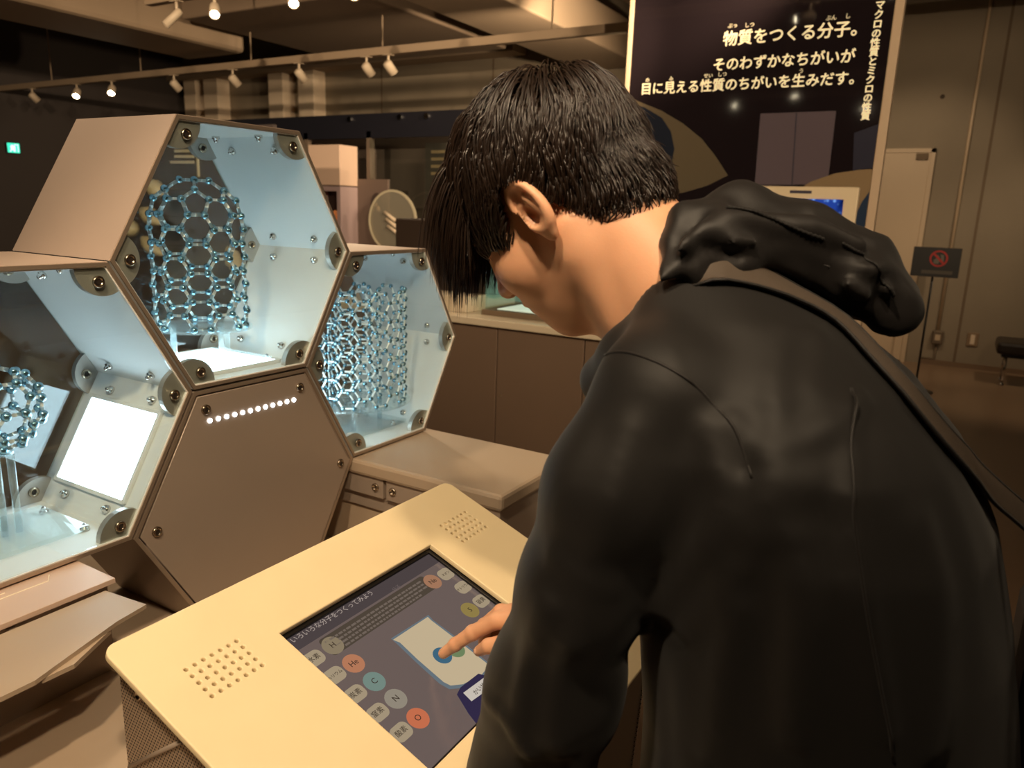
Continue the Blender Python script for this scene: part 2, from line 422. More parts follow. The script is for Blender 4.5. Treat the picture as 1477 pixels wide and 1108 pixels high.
# rounded duct end
ro = thing('round_duct', 'large rounded pale duct overhead in the middle', 'duct', (4.4, 2.8, 3.1), 'ceiling ducts')
MB().prism([(x, y) for x, y in rrect(3.7, 5.2, 2.75, 3.75, .45, 8)], 2, 3.08, 3.75).obj('duct_body', duct_m, ro)
def rail(name, label, x, y0, y1, z, hang):
    o = thing(name, label, 'lighting track', (x, (y0+y1)/2, z), 'lighting tracks')
    MB().box(x-.035, x+.035, y0, y1, z-.03, z+.04, .005).obj('track_bar', duct_m, o)
    for y in hang: MB().tube([(x, y, z+.03), (x, y, 4.62)], .008, 8).obj('hanger_rod', duct_m, o, True)
    return o
rail('lighting_track', 'long pale lighting track crossing the whole upper left', 5.87, 2.3, 11.9, 2.83, (3.2, 5.0, 6.8, 8.7, 10.6))
rail('lighting_track', 'short near lighting track holding three lit spot lamps', 4.05, .5, 5.85, 2.93, (1.5, 3.4, 5.3))
lamp_on = emitter('lamp_filament', (1, .86, .58, 1), 60)
shell_m = mat('lamp_shell', srgb(206, 186, 160), .5)
def spot_fixture(label, top, aim, lit, power=0, L=.13, R=.038, size=55, group='track spot lamps'):
    t = thing('track_spotlight', label, 'spot lamp', top, group)
    d = (Vector(aim)-Vector(top)).normalized(); base = Vector(top)+Vector((0, 0, -.09))
    MB().tube([top, base], .012, 8).obj('stem', shell_m, t, True)
    MB().box(top[0]-.03, top[0]+.03, top[1]-.05, top[1]+.05, top[2]-.005, top[2]+.03, .004).obj('adapter', shell_m, t)
    q = d.to_track_quat('Z', 'Y').to_matrix().to_4x4(); M = Matrix.Translation(base-d*.03) @ q
    MB().lathe([(.02, -.01), (R*.9, 0), (R, .02), (R, L), (R*.86, L), (R*.82, L-.02)], 16, M).obj('shell', shell_m, t, True)
    MB().lathe([(R*.8, 0), (R*.8, .004)], 16, Matrix.Translation(base+d*(L-.045)) @ q).obj('lens', lamp_on if lit else mat('dark_lens', srgb(70, 60, 50), .2), t)
    if power: spot_light(t, base+d*(L+.0), aim, power, size)
    return t
a = lambda x, y, z: on(x, y, 2, z)
spot_fixture('unlit slim spot lamp leaning left at the end of the near track', (4.05, 5.5, 2.9), (3.3, 5.95, 2.0), False, L=.16, R=.03)
spot_fixture('brightest lit spot lamp on the near track, left of the lit three', (4.05, 5.06, 2.9), (3.0, 3.9, 1.6), True, 30)
spot_fixture('lit spot lamp on the near track, middle of the lit three', (4.05, 4.25, 2.9), (3.2, 3.2, 1.6), True, 30)
spot_fixture('lit spot lamp on the near track, right of the lit three', (4.05, 3.70, 2.9), (3.2, 2.6, 1.4), True, 60)
for lab, y, lit in (('dull spot lamp at the far left of the long track', 11.1, 0), ('small lit spot lamp on the long track, left of the lit pair', 10.05, 1),
                    ('small lit spot lamp on the long track, right of the lit pair', 9.3, 1), ('dull spot lamp on the long track over the left case', 8.1, 0),
                    ('dull spot lamp on the long track over the top case', 7.1, 0), ('dull spot lamp on the long track above the pale column', 6.1, 0),
                    ('unlit spot lamp on the long track, left of the close pair', 5.2, 0), ('unlit spot lamp on the long track, right of the close pair', 4.93, 0)):
    spot_fixture(lab, (5.87, y, 2.8), (5.0, y-.8, 1.6) if lit else (6.6, y-.2, 2.0), bool(lit), 25 if lit else 0, L=.12, R=.045)
# lamps above the stand, out of the picture: these light the console, the visitor and the cases
rail('lighting_track', 'lighting track overhead in front of the honeycomb stand', 1.0, -2.6, 2.2, 2.93, (-2, 0, 2))
KEY = [((1.0, -1.3, 2.9), (.85, .25, 1.2), 17, 50, 'spot lamp overhead aimed at the visitor from behind'),
       ((1.0, 1.9, 2.9), (1.6, 1.1, .8), 46, 70, 'spot lamp overhead aimed at the right of the honeycomb stand')]
for p, q, pw, sz, lab in KEY: spot_fixture(lab, p, q, True, pw, size=sz, group='spot lamps above the stand')
rail('lighting_track', 'lighting track overhead left of the stand', -.3, -1.6, 3, 2.93, (-.5, 2.5))
spot_fixture('spot lamp overhead aimed at the touch console', (-.3, .35, 2.9), (.80, .66, .80), True, 122, size=62, group='spot lamps above the stand')
spot_fixture('spot lamp overhead washing the left flank of the honeycomb', (-.3, 1.3, 2.9), (.8, 1.4, 1.2), True, 17, size=75, group='spot lamps above the stand')
spot_fixture('spot lamp overhead washing the front of the honeycomb', (-.3, -.4, 2.9), (1.1, 1.27, .95), True, 125, size=55, group='spot lamps above the stand')
spot_fixture('added fill lamp overhead tilted up at the far ducts', (-.3, 2.8, 2.9), (5.0, 7.2, 3.9), True, 700, size=80, group='added ceiling fill lamps')  # unseen lamp added to brighten the far ducts
spot_fixture('added fill lamp overhead tilted up at the middle of the ceiling', (-.3, -1.4, 2.9), (5.5, 3.0, 3.5), True, 640, size=80, group='added ceiling fill lamps')  # another unseen lamp, added to lift the mid ceiling
# unseen lamps added to brighten the far wall, bay, counter and ceiling
rail('lighting_track', 'lighting track overhead facing the concrete wall', 6.6, -3, 2.0, 3.3, (-2, 1))
spot_fixture('added fill lamp overhead washing the concrete wall by the door', (6.6, .9, 3.27), (8.9, .6, 1.2), True, 60, size=70, group='added wall fill lamps')
spot_fixture('added fill lamp overhead washing the concrete wall by the bench', (6.6, -1.2, 3.27), (8.4, -.7, .1), True, 80, size=80, group='added wall fill lamps')
spot_fixture('added fill lamp overhead lighting the far exhibit bay', (4.05, 1.2, 2.9), (6.6, 5.9, 1.7), True, 160, size=60, group='added wall fill lamps')
spot_fixture('added fill lamp hidden behind the black panel washing the upper far wall', (5.87, 2.40, 2.8), (8.9, 7.2, 2.7), True, 260, size=80, group='added wall fill lamps')
spot_fixture('added fill lamp overhead tilted up past the black panel', (4.05, .6, 2.96), (6.3, 4.2, 3.9), True, 220, size=90, group='added ceiling fill lamps')
spot_fixture('added fill lamp overhead tilted up at the ribbed duct', (1.0, -1.9, 2.9), (3.6, 4.2, 3.7), True, 380, size=70, group='added ceiling fill lamps')
spot_fixture('added fill lamp overhead lighting the back counter', (1.0, -2.2, 2.9), (3.6, 1.9, .6), True, 120, size=50, group='added wall fill lamps')

# ------------------------------------------------------------------ exit sign on the dark wall
ex = thing('exit_sign', 'small glowing green exit sign on the dark left wall', 'exit sign', (5.98, WY, 2.0))
MB().box(5.89, 6.07, WY-.05, WY, 1.98, 2.13, .004).obj('housing', black_m, ex)
MB().box(5.9, 6.06, WY-.055, WY-.05, 1.99, 2.12).obj('green_face', emitter('exit_green', (.05, .75, .45, 1), 1.6), ex)
EXM = rotM((1, 0, 0), (0, 0, 1), (0, -1, 0), (5.98, WY-.0565, 2.055))
exw = emitter('exit_white', (.8, 1, .95, 1), 1.5)
curve_plate('door_mark', [(.01, -.05), (.065, -.05), (.065, .052), (.01, .052)], [[(.022, -.05+.001), (.055, -.049), (.055, .042), (.022, .042)]], .001, 0, exw, ex, EXM)
curve_plate('runner_mark', [(-.06, -.05), (-.035, -.02), (-.045, .02), (-.02, .045), (0, .03), (.02, .01), (.0, -.005), (.015, -.05), (.0, -.05), (-.015, -.02), (-.045, -.055)], [], .001, 0, exw, ex, EXM)

# ------------------------------------------------------------------ big black graphic panel
GX = 5.0
gp = thing('graphic_panel', 'tall glossy black panel with pale Japanese lettering beside the concrete wall', 'panel', (GX, 1.33, 0))
pan_m = mat('glossy_black_print', srgb(33, 26, 29), .06, spec=.55)
MB().box(GX, GX+.05, .55, 2.12, .12, 3.9).obj('board', pan_m, gp)
fr_m = mat('panel_frame_paint', srgb(206, 180, 150), .5)
MB().box(GX-.012, GX+.06, .505, .555, 0, 3.95, .004).obj('side_frame', fr_m, gp)
MB().box(GX-.012, GX+.06, 2.115, 2.145, 0, 3.95, .004).obj('side_frame', fr_m, gp)
MB().box(GX-.012, GX+.06, .505, 2.145, 0, .12, .004).obj('bottom_frame', fr_m, gp)
def GM(px, py, dx=-.0012):
    p = on(px, py, 0, GX); return rotM((0, -1, 0), (0, 0, 1), (-1, 0, 0), (GX+dx, p[1], p[2]))
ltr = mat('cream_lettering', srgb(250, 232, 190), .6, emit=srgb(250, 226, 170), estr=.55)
def line(s, xl, xr, yc, size, bold, sp=1.0):
    p, q = on(xl, yc[0], 0, GX), on(xr, yc[1], 0, GX)
    wd = p[1]-q[1]; n = len(s); sz = wd/(n*sp)
    o = text('lettering', s, sz, ltr, gp, rotM((0, -1, 0), (0, 0, 1), (-1, 0, 0), (GX-.0012, p[1], (p[2]+q[2])/2)), fat=sz*bold*1.6)
    return o
line('物質をつくる分子。', 1043, 1252, (54, 45), .13, .010)
line('そのわずかなちがいが', 1028, 1234, (94, 83), .1, .010)
line('目に見える性質のちがいを生みだす。', 924, 1246, (128, 115), .1, .010)
for s, x, y in (('ぶっ', 1050, 38), ('しつ', 1074, 37), ('ぶん', 1191, 27), ('し', 1219, 24), ('め', 931, 116), ('み', 965, 114), ('せい', 1015, 110), ('しつ', 1035, 108), ('う', 1152, 103)):
    text('reading_aid', s, .03, ltr, gp, GM(x, y))
p0, p1 = on(1268, 2, 0, GX), on(1250, 172, 0, GX)
text('vertical_lettering', '\n'.join('マクロの性質とミクロの性質'), .052, ltr, gp, rotM((0, -1, 0), (0, 0, 1), (-1, 0, 0), (GX-.0012, .632, 2.315)), fat=.0012, align='CENTER', lspace=.95)
# flat shapes on the panel: printed pale eyes and blue edge, a plain mauve block
def pshape(name, px, m, th=.001, dx=-.0012):
    pts = [on(x, y, 0, GX) for x, y in px]
    return curve_plate(name, [(-p[1], p[2]) for p in pts], [], th, 0, m, gp, rotM((0, -1, 0), (0, 0, 1), (-1, 0, 0), (GX+dx, 0, 0)))
olive = mat('olive_print', srgb(104, 92, 74), .08); navy = mat('navy_print', srgb(38, 42, 54), .07); mauve = mat('mauve_flat', srgb(104, 92, 100), .1)
tan = mat('tan_print', srgb(150, 128, 98), .1); blue_p = mat('blue_print', srgb(46, 62, 86), .1); slate = mat('slate_print', srgb(74, 70, 82), .1)
pshape('pale_eye_shape', [(906, 140), (930, 150), (955, 160), (985, 178), (1012, 200), (1032, 225), (1050, 253), (1020, 268), (985, 278), (950, 283), (906, 284)], olive)
pshape('dark_eye_disc', [(906, 150), (930, 155), (955, 170), (968, 190), (973, 215), (968, 240), (955, 258), (930, 266), (906, 268)], navy, dx=-.0024)
pshape('mauve_block', [(1097, 164), (1206, 160), (1193, 272), (1088, 275)], mauve)
pshape('mauve_seam', [(1148, 163), (1150, 163), (1143, 273), (1141, 273)], slate, dx=-.0024)
pshape('slate_band', [(1042, 268), (1200, 266), (1200, 285), (1042, 287)], slate)
pshape('tan_curve', [(1140, 280), (1170, 262), (1205, 250), (1240, 245), (1262, 244), (1252, 310), (1240, 322), (1225, 336), (1150, 330)], tan, dx=-.0022)
pshape('blue_curve', [(1228, 345), (1232, 315), (1243, 292), (1260, 268), (1250, 345)], blue_p, dx=-.0034)
pshape('blue_wedge', [(1232, 192), (1270, 178), (1262, 242), (1230, 246)], mat('dim_blue_print', srgb(58, 58, 72), .1))
# monitor on a stand in front of the panel
mo = thing('monitor', 'white framed monitor glowing blue in front of the black panel', 'monitor', (4.7, 1.0, 0))
a0, a1 = on(1062, 282, 0, 4.7), on(1240, 270, 0, 4.7)
MB().box(4.7, 4.74, a1[1], a0[1]+.05, .82, a1[2], .008).obj('frame', mat('white_monitor_frame', srgb(226, 206, 172), .5), mo)
MB().box(4.72, 4.8, (a0[1]+a1[1])/2-.04, (a0[1]+a1[1])/2+.04, .02, .9).obj('stand_post', black_m, mo)
MB().box(4.55, 4.95, (a0[1]+a1[1])/2-.25, (a0[1]+a1[1])/2+.25, 0, .02).obj('stand_foot', black_m, mo)
s0, s1 = on(1062, 289, 0, 4.699), on(1217, 288, 0, 4.699)
def screen_blue():
    M = bpy.data.materials.new('blue_video_screen'); M.use_nodes = True; nt = M.node_tree; N = nt.nodes; L = nt.links
    for n in list(N): N.remove(n)
    out = N.new('ShaderNodeOutputMaterial'); e = N.new('ShaderNodeEmission'); tc = N.new('ShaderNodeTexCoord')
    vo = N.new('ShaderNodeTexVoronoi'); vo.inputs['Scale'].default_value = 26; n1 = N.new('ShaderNodeTexNoise'); n1.inputs['Scale'].default_value = 7
    L.new(tc.outputs['Object'], vo.inputs['Vector']); L.new(tc.outputs['Object'], n1.inputs['Vector'])
    r = N.new('ShaderNodeValToRGB'); r.color_ramp.elements[0].position = .1; r.color_ramp.elements[0].color = (.25, .5, 1, 1)
    r.color_ramp.elements[1].position = .34; r.color_ramp.elements[1].color = (.015, .045, .26, 1)
    r2 = N.new('ShaderNodeValToRGB'); r2.color_ramp.elements[0].position = .4; r2.color_ramp.elements[0].color = (.12, .12, .2, 1); r2.color_ramp.elements[1].position = .55; r2.color_ramp.elements[1].color = (1, 1, 1, 1)
    mx = N.new('ShaderNodeMix'); mx.data_type = 'RGBA'; mx.blend_type = 'MULTIPLY'; mx.inputs[0].default_value = 1
    L.new(vo.outputs['Distance'], r.inputs[0]); L.new(n1.outputs['Fac'], r2.inputs[0]); L.new(r.outputs[0], mx.inputs[6]); L.new(r2.outputs[0], mx.inputs[7])
    L.new(mx.outputs[2], e.inputs[0]); e.inputs[1].default_value = 1.1; L.new(e.outputs[0], out.inputs[0]); return M
MB().box(4.695, 4.7, s1[1], s0[1], .9, s1[2]).obj('screen', screen_blue(), mo)
cpt = on(1155, 277, 0, 4.7); MB().box(4.698, 4.7, cpt[1]-.06, cpt[1]+.06, cpt[2]-.008, cpt[2]+.008).obj('caption_mark', slate, mo)

# ------------------------------------------------------------------ long back counter
ct = thing('counter', 'long brown panelled counter with pale top behind the visitor', 'counter', (3.75, 1.9, 0))
MB().box(3.42, 4.3, .92, 3.6, .8, .84, .006).obj('counter_top', ctop_m, ct)
MB().box(3.52, 4.25, .97, 3.55, .0, .08).obj('plinth', black_m, ct)
ys = [.95, 1.615, 2.14, 2.8, 3.5]
for i in range(len(ys)-1):
    p = MB().box(3.45, 3.48, ys[i]+.003, ys[i+1]-.003, .08, .8, .003).obj('front_panel', counter_m, ct)
    if i < 3: MB().lathe([(.008, 0), (.008, .002)], 10, rotM((0, 1, 0), (0, 0, 1), (-1, 0, 0), (3.45, ys[i+1]-.03, .42))).obj('lock', jm, p)
MB().box(3.48, 4.25, .96, 3.49, .08, .8).obj('carcass', black_m, ct)
# lit tank on the counter
tk = thing('light_box', 'glowing pale green glass tank standing on the back counter', 'display box', (3.8, 2.0, .84))
grn = mat('green_glow_backing', srgb(150, 200, 180), .5, emit=(.45, .85, .68, 1), estr=.75)
MB().box(4.02, 4.05, 1.5, 2.3, .87, 1.1).obj('back_plate', grn, tk)
MB().box(3.56, 4.06, 1.48, 2.32, .84, .87, .004).obj('base', jm, tk)
MB().box(3.57, 3.575, 1.5, 2.3, .87, 1.1).obj('front_pane', pane_m, tk)
MB().box(3.58, 4.03, 2.3, 2.305, .87, 1.1).obj('side_pane', pane_m, tk)
MB().box(3.62, 4.0, 1.55, 2.25, .868, .875).obj('lit_floor', mat('pale_glow_floor', srgb(220, 225, 205), .5, emit=(.9, 1, .85, 1), estr=.5), tk)
bx = thing('specimen_box', 'dark box on pale plinth at the left of the counter', 'box', (3.75, 2.6, .84))
MB().box(3.55, 4.1, 2.42, 3.1, .84, .93, .004).obj('plinth', ctop_m, bx)
MB().box(3.75, 4.1, 2.35, 3.1, .93, 1.35, .01).obj('body', mat('dark_box', srgb(60, 48, 40), .5), bx)
for i, (y, h_, c) in enumerate(((1.42, .16, (190, 176, 150)), (1.34, .12, (150, 80, 60)))):
    t_ = thing('bottle', ('pale slim bottle', 'red capped small bottle')[i]+' on the counter behind the chin', 'bottle', (3.6, y, .84), 'bottles on the back counter')
    MB().lathe([(.03, 0), (.032, .01), (.032, h_*.6), (.014, h_*.8), (.014, h_)], 14, Matrix.Translation((3.6, y, .84))).obj('body', mat('bottle_%d' % i, srgb(*c), .3), t_, True)
    MB().lathe([(.016, 0), (.016, .02)], 12, Matrix.Translation((3.6, y, .84+h_))).obj('cap', black_m, t_)

# ------------------------------------------------------------------ far exhibit bay behind the honeycomb
EX = 6.5
by = thing('exhibit_bay', 'far dark exhibit bay with a navy fascia behind the cases', 'exhibit bay', (EX+.3, 6.4, 0))
MB().box(EX, EX+.06, 4.3, 8.6, 2.13, 2.38).obj('fascia', mat('navy_fascia', srgb(28, 28, 36), .4), by)
MB().box(EX+.6, EX+.66, 4.3, 8.6, 0, 2.3).obj('rear_board', mat('bay_board', srgb(84, 70, 60), .7), by)
for y in (4.3, 5.74, 6.68, 8.55): MB().box(EX, EX+.06, y-.03, y+.03, 0, 2.2).obj('upright', mat('bay_upright', srgb(110, 94, 80), .6), by)
MB().box(EX-.42, EX+.7, 4.3, 8.6, 0, .9).obj('plinth', counter_m, by)
MB().box(EX-.01, EX-.004, 4.35, 5.72, .9, 2.12).obj('pane', pane_m, by)
for y in (4.95, 5.3, 6.0): MB().lathe([(.03, 0), (.03, .05)], 10, Matrix.Translation((EX-.02, y, 2.33)) @ Matrix.Rotation(math.pi/2, 4, 'Y')).obj('pin', chrome, by)
wp = thing('white_cabinet', 'tall pinkish white cabinet with dark niche in the far bay', 'cabinet', (EX-.05, 6.1, .9))
pk = mat('pink_white_paint', srgb(226, 194, 170), .6)
MB().box(EX-.3, EX-.02, 5.88, 6.34, 1.62, 2.04, .006).obj('upper_box', pk, wp)
MB().box(EX-.3, EX-.02, 5.88, 5.93, .9, 1.61).obj('side_panel', mat('lilac_paint', srgb(176, 152, 150), .6), wp)
MB().box(EX-.3, EX-.02, 6.29, 6.34, .9, 1.61).obj('side_panel', MATS['lilac_paint'], wp)
MB().box(EX-.3, EX-.02, 5.93, 6.29, 1.56, 1.61).obj('top_rail', MATS['lilac_paint'], wp)
MB().box(EX-.06, EX-.02, 5.93, 6.29, .9, 1.56).obj('niche_back', mat('niche_dark', srgb(62, 46, 40), .7), wp)
MB().box(EX-.3, EX-.02, 5.93, 6.29, .9, 1.0).obj('base', pk, wp)
oc = thing('coral_model', 'small orange knobbly model glowing in the niche', 'model', (EX-.15, 6.05, 1.0))
om = mat('orange_knobs', srgb(220, 120, 60), .5, emit=(.9, .3, .08, 1), estr=.25)
mb = MB()
for i in range(26):
    c = Matrix.Translation((EX-.17+random.uniform(-.04, .04), 6.03+random.uniform(-.07, .07), 1.03+.34*i/26))
    mb.lathe([(.002, -.028), (.02, -.02), (.028, 0), (.02, .02), (.002, .028)], 8, c)
mb.obj('knobs', om, oc, True)
ov = thing('oval_niche', 'dark oval niche with small pale models in the far bay', 'niche', (EX-.02, 5.6, 1.42))
OVM = rotM((0, -1, 0), (0, 0, 1), (-1, 0, 0), (EX-.04, 5.59, 1.415))
curve_plate('oval_back', [(.085*math.cos(k*math.pi/12), .14*math.sin(k*math.pi/12)) for k in range(24)], [], .02, .002, MATS['niche_dark'], ov, OVM)
for dy, dz in ((-.04, -.03), (.0, .02), (.045, -.03)):
    MB().lathe([(.003, -.03), (.018, -.015), (.02, .01), (.004, .035)], 8, Matrix.Translation((EX-.07, 5.59-dy, 1.415+dz))).obj('pale_model', pk, ov, True)
MB().box(EX-.03, EX+.01, 5.45, 5.88, .9, 1.7).obj('niche_board', mat('niche_board', srgb(108, 90, 80), .6), ov)
ds = thing('glass_disc', 'large round clear disc with pale rods in the far bay', 'disc', (EX-.3, 5.15, .9))
DSM = rotM((0, -1, 0), (0, 0, 1), (-1, 0, 0), (EX-.3, 5.16, 1.27))
curve_plate('disc', circ(0, 0, .31, 40), [], .02, .003, glass('smoky_disc', (.75, .72, .62, 1), .8, haze=(.5, .45, .36, 1), hazew=.35), ds, DSM)
curve_plate('rim', circ(0, 0, .315, 40), [circ(0, 0, .295, 40)], .024, .002, mat('disc_rim', srgb(196, 184, 156), .3), ds, DSM)
for k in range(3):
    MB().tube([(EX-.33, 5.24-.02*k, 1.36-.07*k), (EX-.33, 5.1-.03*k, 1.28-.07*k)], .018, 8).obj('pale_rod', pil_m, ds, True)
MB().box(EX-.36, EX-.24, 5.06, 5.26, .9, .96).obj('foot', jm, ds)
tp = thing('text_board', 'far board with rows of pale unreadable lettering', 'board', (EX+.3, 5.0, 1.9))
MB().box(EX+.3, EX+.32, 4.75, 5.2, 1.5, 2.1).obj('board', mat('dim_board', srgb(66, 58, 50), .6), tp)
for k in range(4): MB().box(EX+.296, EX+.3, 4.8+.03*(k % 2), 5.12, 1.99-.075*k, 2.02-.075*k).obj('lettering_row', tan, tp)
# pale solid ovals stand in for reflections; lettered board seen through the top case
sb = thing('lettered_board', 'dark board with pale rows of lettering seen through the top case', 'board', (4.3, 8.2, 0))
c0, c1 = on(225, 195, 0, 4.6), on(290, 340, 0, 4.6)
MB().box(4.6, 4.64, c1[1]-1.0, c0[1]+.7, 0, 2.05).obj('board', mat('dim_slate_board', srgb(78, 68, 64), .6), sb)
for k in range(4):
    e0, e1 = on(252-(6 if k == 3 else 0), 210+8*k, 0, 4.59), on(279, 210+8*k, 0, 4.59)
    MB().box(4.585, 4.6, e1[1], e0[1], e0[2]-.012, e0[2]+.012).obj('lettering_row', mat('row_print', srgb(190, 176, 150), .6), sb)
e0 = on(285, 235, 0, 4.59); MB().box(4.585, 4.6, e0[1]-.01, e0[1]+.01, e0[2]-.12, e0[2]+.12).obj('lettering_column', MATS['row_print'], sb)
spc = mat('oval_reflection', srgb(182, 164, 132), .5, var=.25, vscale=30)
for i, (x, y, dx, dy) in enumerate(((224, 272, 26, 16), (217, 312, 30, 22), (219, 355, 30, 26), (190, 330, 14, 5), (338, 376, 20, 40))):
    A, B = on(x-dx/2, y-dy/2, 0, 4.2), on(x+dx/2, y+dy/2, 0, 4.2)
    t_ = thing('oval_reflection', 'pale ribbed oval standing in for a reflection in the top case, '+('uppermost', 'second from top', 'third from top', 'smallest at the left', 'rightmost behind the tube model')[i], 'specimen', tuple(A), 'oval reflection stand-ins')
    n = 11; pts = [A+(B-A)*k/(n-1) for k in range(n)]; MB().tube(pts, [.005+.075*math.sin(math.pi*(k+.3)/(n-.4))*(1 if k % 2 else .85) for k in range(n)], 10).obj('body', spc, t_, True)
    MB().tube([pts[5]+np.array([.06, 0, 0]), (4.62, pts[5][1], pts[5][2])], .008, 6).obj('support_pin', chrome, t_)

# ------------------------------------------------------------------ honeycomb of display cases
S = .30; HX, HZ, HY, HD = 1.0695, 1.3126, 1.272, .315
Q3 = math.sqrt(3)/2
def hexv(cx, cz, r): return [(cx+r*math.cos(math.radians(60*k)), cz+r*math.sin(math.radians(60*k))) for k in range(6)]
nut_me = MB().lathe([(.0085, 0), (.0085, .006), (.0055, .0065), (.0055, .009), (.004, .013), (.0012, .0148)], 10).mesh('cap_nut', chrome, True)
bolt_me = MB().lathe([(.0105, 0), (.0105, .0035), (.009, .005), (.006, .005), (.0055, .002), (.0005, .002)], 14).mesh('bolt', bolt_m, True)
bolt_core = MB().lathe([(.0052, 0), (.0052, .0032)], 6).mesh('bolt_socket', bolt_d)
FRONT = lambda x, y, z: rotM((1, 0, 0), (0, 0, 1), (0, -1, 0), (x, y, z))
def bolt(x, y, z, parent, back=False):
    b = link('bolt', bolt_me, parent); put(b, FRONT(x, y, z)); c = link('bolt_socket', bolt_core, parent) if parent.parent else link('bolt_socket', bolt_core, b)
    put(c, FRONT(x, y, z)); return b
def hex_case(name, label, cx, cz, light=None, closed=False, light_size=(.088, .07), shared=()):
    t = thing(name, label, 'display case', (cx, HY+HD/2, cz-Q3*S), 'honeycomb display cases')
    R = S-.003; T = .009; Ri = R-T/Q3; O = hexv(cx, cz, R); I = hexv(cx, cz, Ri)
    for k in range(6):
        j = (k+1) % 6
        p = MB().prism([O[k], O[j], I[j], I[k]], 1, HY, HY+HD).obj('side_panel', taupe if closed else silver_in, t)
        if not closed and k not in shared:
            X_ = hexv(cx, cz, R+.0012); MB().prism([X_[k], X_[j], O[j], O[k]], 1, HY-.0005, HY+HD).obj('outer_skin', silver, t)
        if closed: continue
        u = Vector((I[j][0]-I[k][0], 0, I[j][1]-I[k][1])).normalized(); n = Vector((cx-(I[k][0]+I[j][0])/2, 0, cz-(I[k][1]+I[j][1])/2)).normalized()
        for e in (.03, S-.045):
            for dy in (.085, .225):
                q = Vector((I[k][0], HY+dy, I[k][1]))+u*e; c = link('cap_nut', nut_me, p); put(c, rotM(u, n.cross(u), n, q))
    # dark strip standing for shade in the gap between neighbouring cells and a bright front edge
    Of = hexv(cx, cz, S-.0005)
    for k in range(6):
        j = (k+1) % 6
        if k in shared: MB().prism([Of[k], Of[j], O[j], O[k]], 1, HY+.012, HY+HD-.01).obj('gap_strip', gapdark, t)
        Ia = hexv(cx, cz, R-.007/Q3)
        MB().prism([O[k], O[j], Ia[j], Ia[k]], 1, HY-.003, HY).obj('front_edge', edge_m, t)
    if closed:
        pl = hexv(cx, cz, R-.0145)
        curve_plate('front_plate', [(x-cx, z-cz) for x, z in pl], [], .012, .0012, taupe, t, FRONT(cx, HY+.003, cz))
        Rb = hexv(cx, cz, R-.012); MB().prism(Rb, 1, HY+.008, HY+.012).obj('recess_backing', gapdark, t)
        for x, z in hexv(cx, cz, R-.046): bolt(x, HY-.003, z, t)
        return t
    for y, nm in ((HY+.001, 'front_pane'), (HY+HD-.006, 'rear_pane')): MB().prism(hexv(cx, cz, Ri-.0006), 1, y, y+.004).obj(nm, pane_m, t)
    for k in range(6):
        x, z = I[k]; a0 = math.radians(60*k+180-60); pts = [(x, z)]+[(x+.05*math.cos(a0+math.radians(120)*i/12), z+.05*math.sin(a0+math.radians(120)*i/12)) for i in range(13)]
        bx_, bz_ = x+.027*math.cos(math.radians(60*k+180)), z+.027*math.sin(math.radians(60*k+180))
        for y0 in (HY+.0055, HY+HD-.02):
            b = MB().prism(pts, 1, y0, y0+.013).obj('corner_bracket', bracket_m, t)
            bo = link('bolt', bolt_me, b); put(bo, FRONT(bx_, HY+.0005 if y0 < HY+.1 else y0, bz_))
            c = link('bolt_socket', bolt_core, b); put(c, FRONT(bx_, (HY+.0005 if y0 < HY+.1 else y0), bz_))
    if light is not None:
        k = light; j = (k+1) % 6; a_, b_ = Vector((I[k][0], 0, I[k][1])), Vector((I[j][0], 0, I[j][1]))
        u = (b_-a_).normalized(); n = Vector((cx, 0, cz))-(a_+b_)/2; n.normalize(); c = (a_+b_)/2+Vector((0, HY+HD/2, 0))+n*.004
        M = rotM(u, (0, 1, 0) if u.cross(Vector((0, 1, 0))).dot(n) > 0 else (0, -1, 0), n, c)
        curve_plate('light_frame', rrect(-light_size[0]-.006, light_size[0]+.006, -.118, .118, .004), [rrect(-light_size[0], light_size[0], -.112, .112, .003)], .008, .001, silver_in, t, M)
        curve_plate('light_panel', rrect(-light_size[0]+.0005, light_size[0]-.0005, -.1115, .1115, .003), [], .004, 0, white_light, t, M)
    return t
hc_top = hex_case('hexagon_case', 'open hexagonal case at the top holding the domed tube model', HX, HZ, light=4, shared=(3, 4, 5), light_size=(.105, .07))
hc_left = hex_case('hexagon_case', 'open hexagonal case at the left with bright panel and ball model', HX-1.5*S, HZ-Q3*S, light=5, shared=(0, 5))
hc_right = hex_case('hexagon_case', 'open hexagonal case at the right holding the wide open tube model', HX+1.5*S, HZ-Q3*S, light=3, shared=(2, 3))
hc_low = hex_case('hexagon_cabinet', 'closed taupe hexagonal cabinet with a row of white lights', HX, HZ-2*Q3*S, closed=True, shared=(0, 1, 2))
A, B = on(303, 607, 1, HY-.004), on(424, 577, 1, HY-.004)
led_me = MB().lathe([(.0048, 0), (.0048, .001)], 12).mesh('light_dot', led)
for k in range(12):
    p = A+(B-A)*k/11; o = link('light_dot', led_me, hc_low); put(o, FRONT(*p))

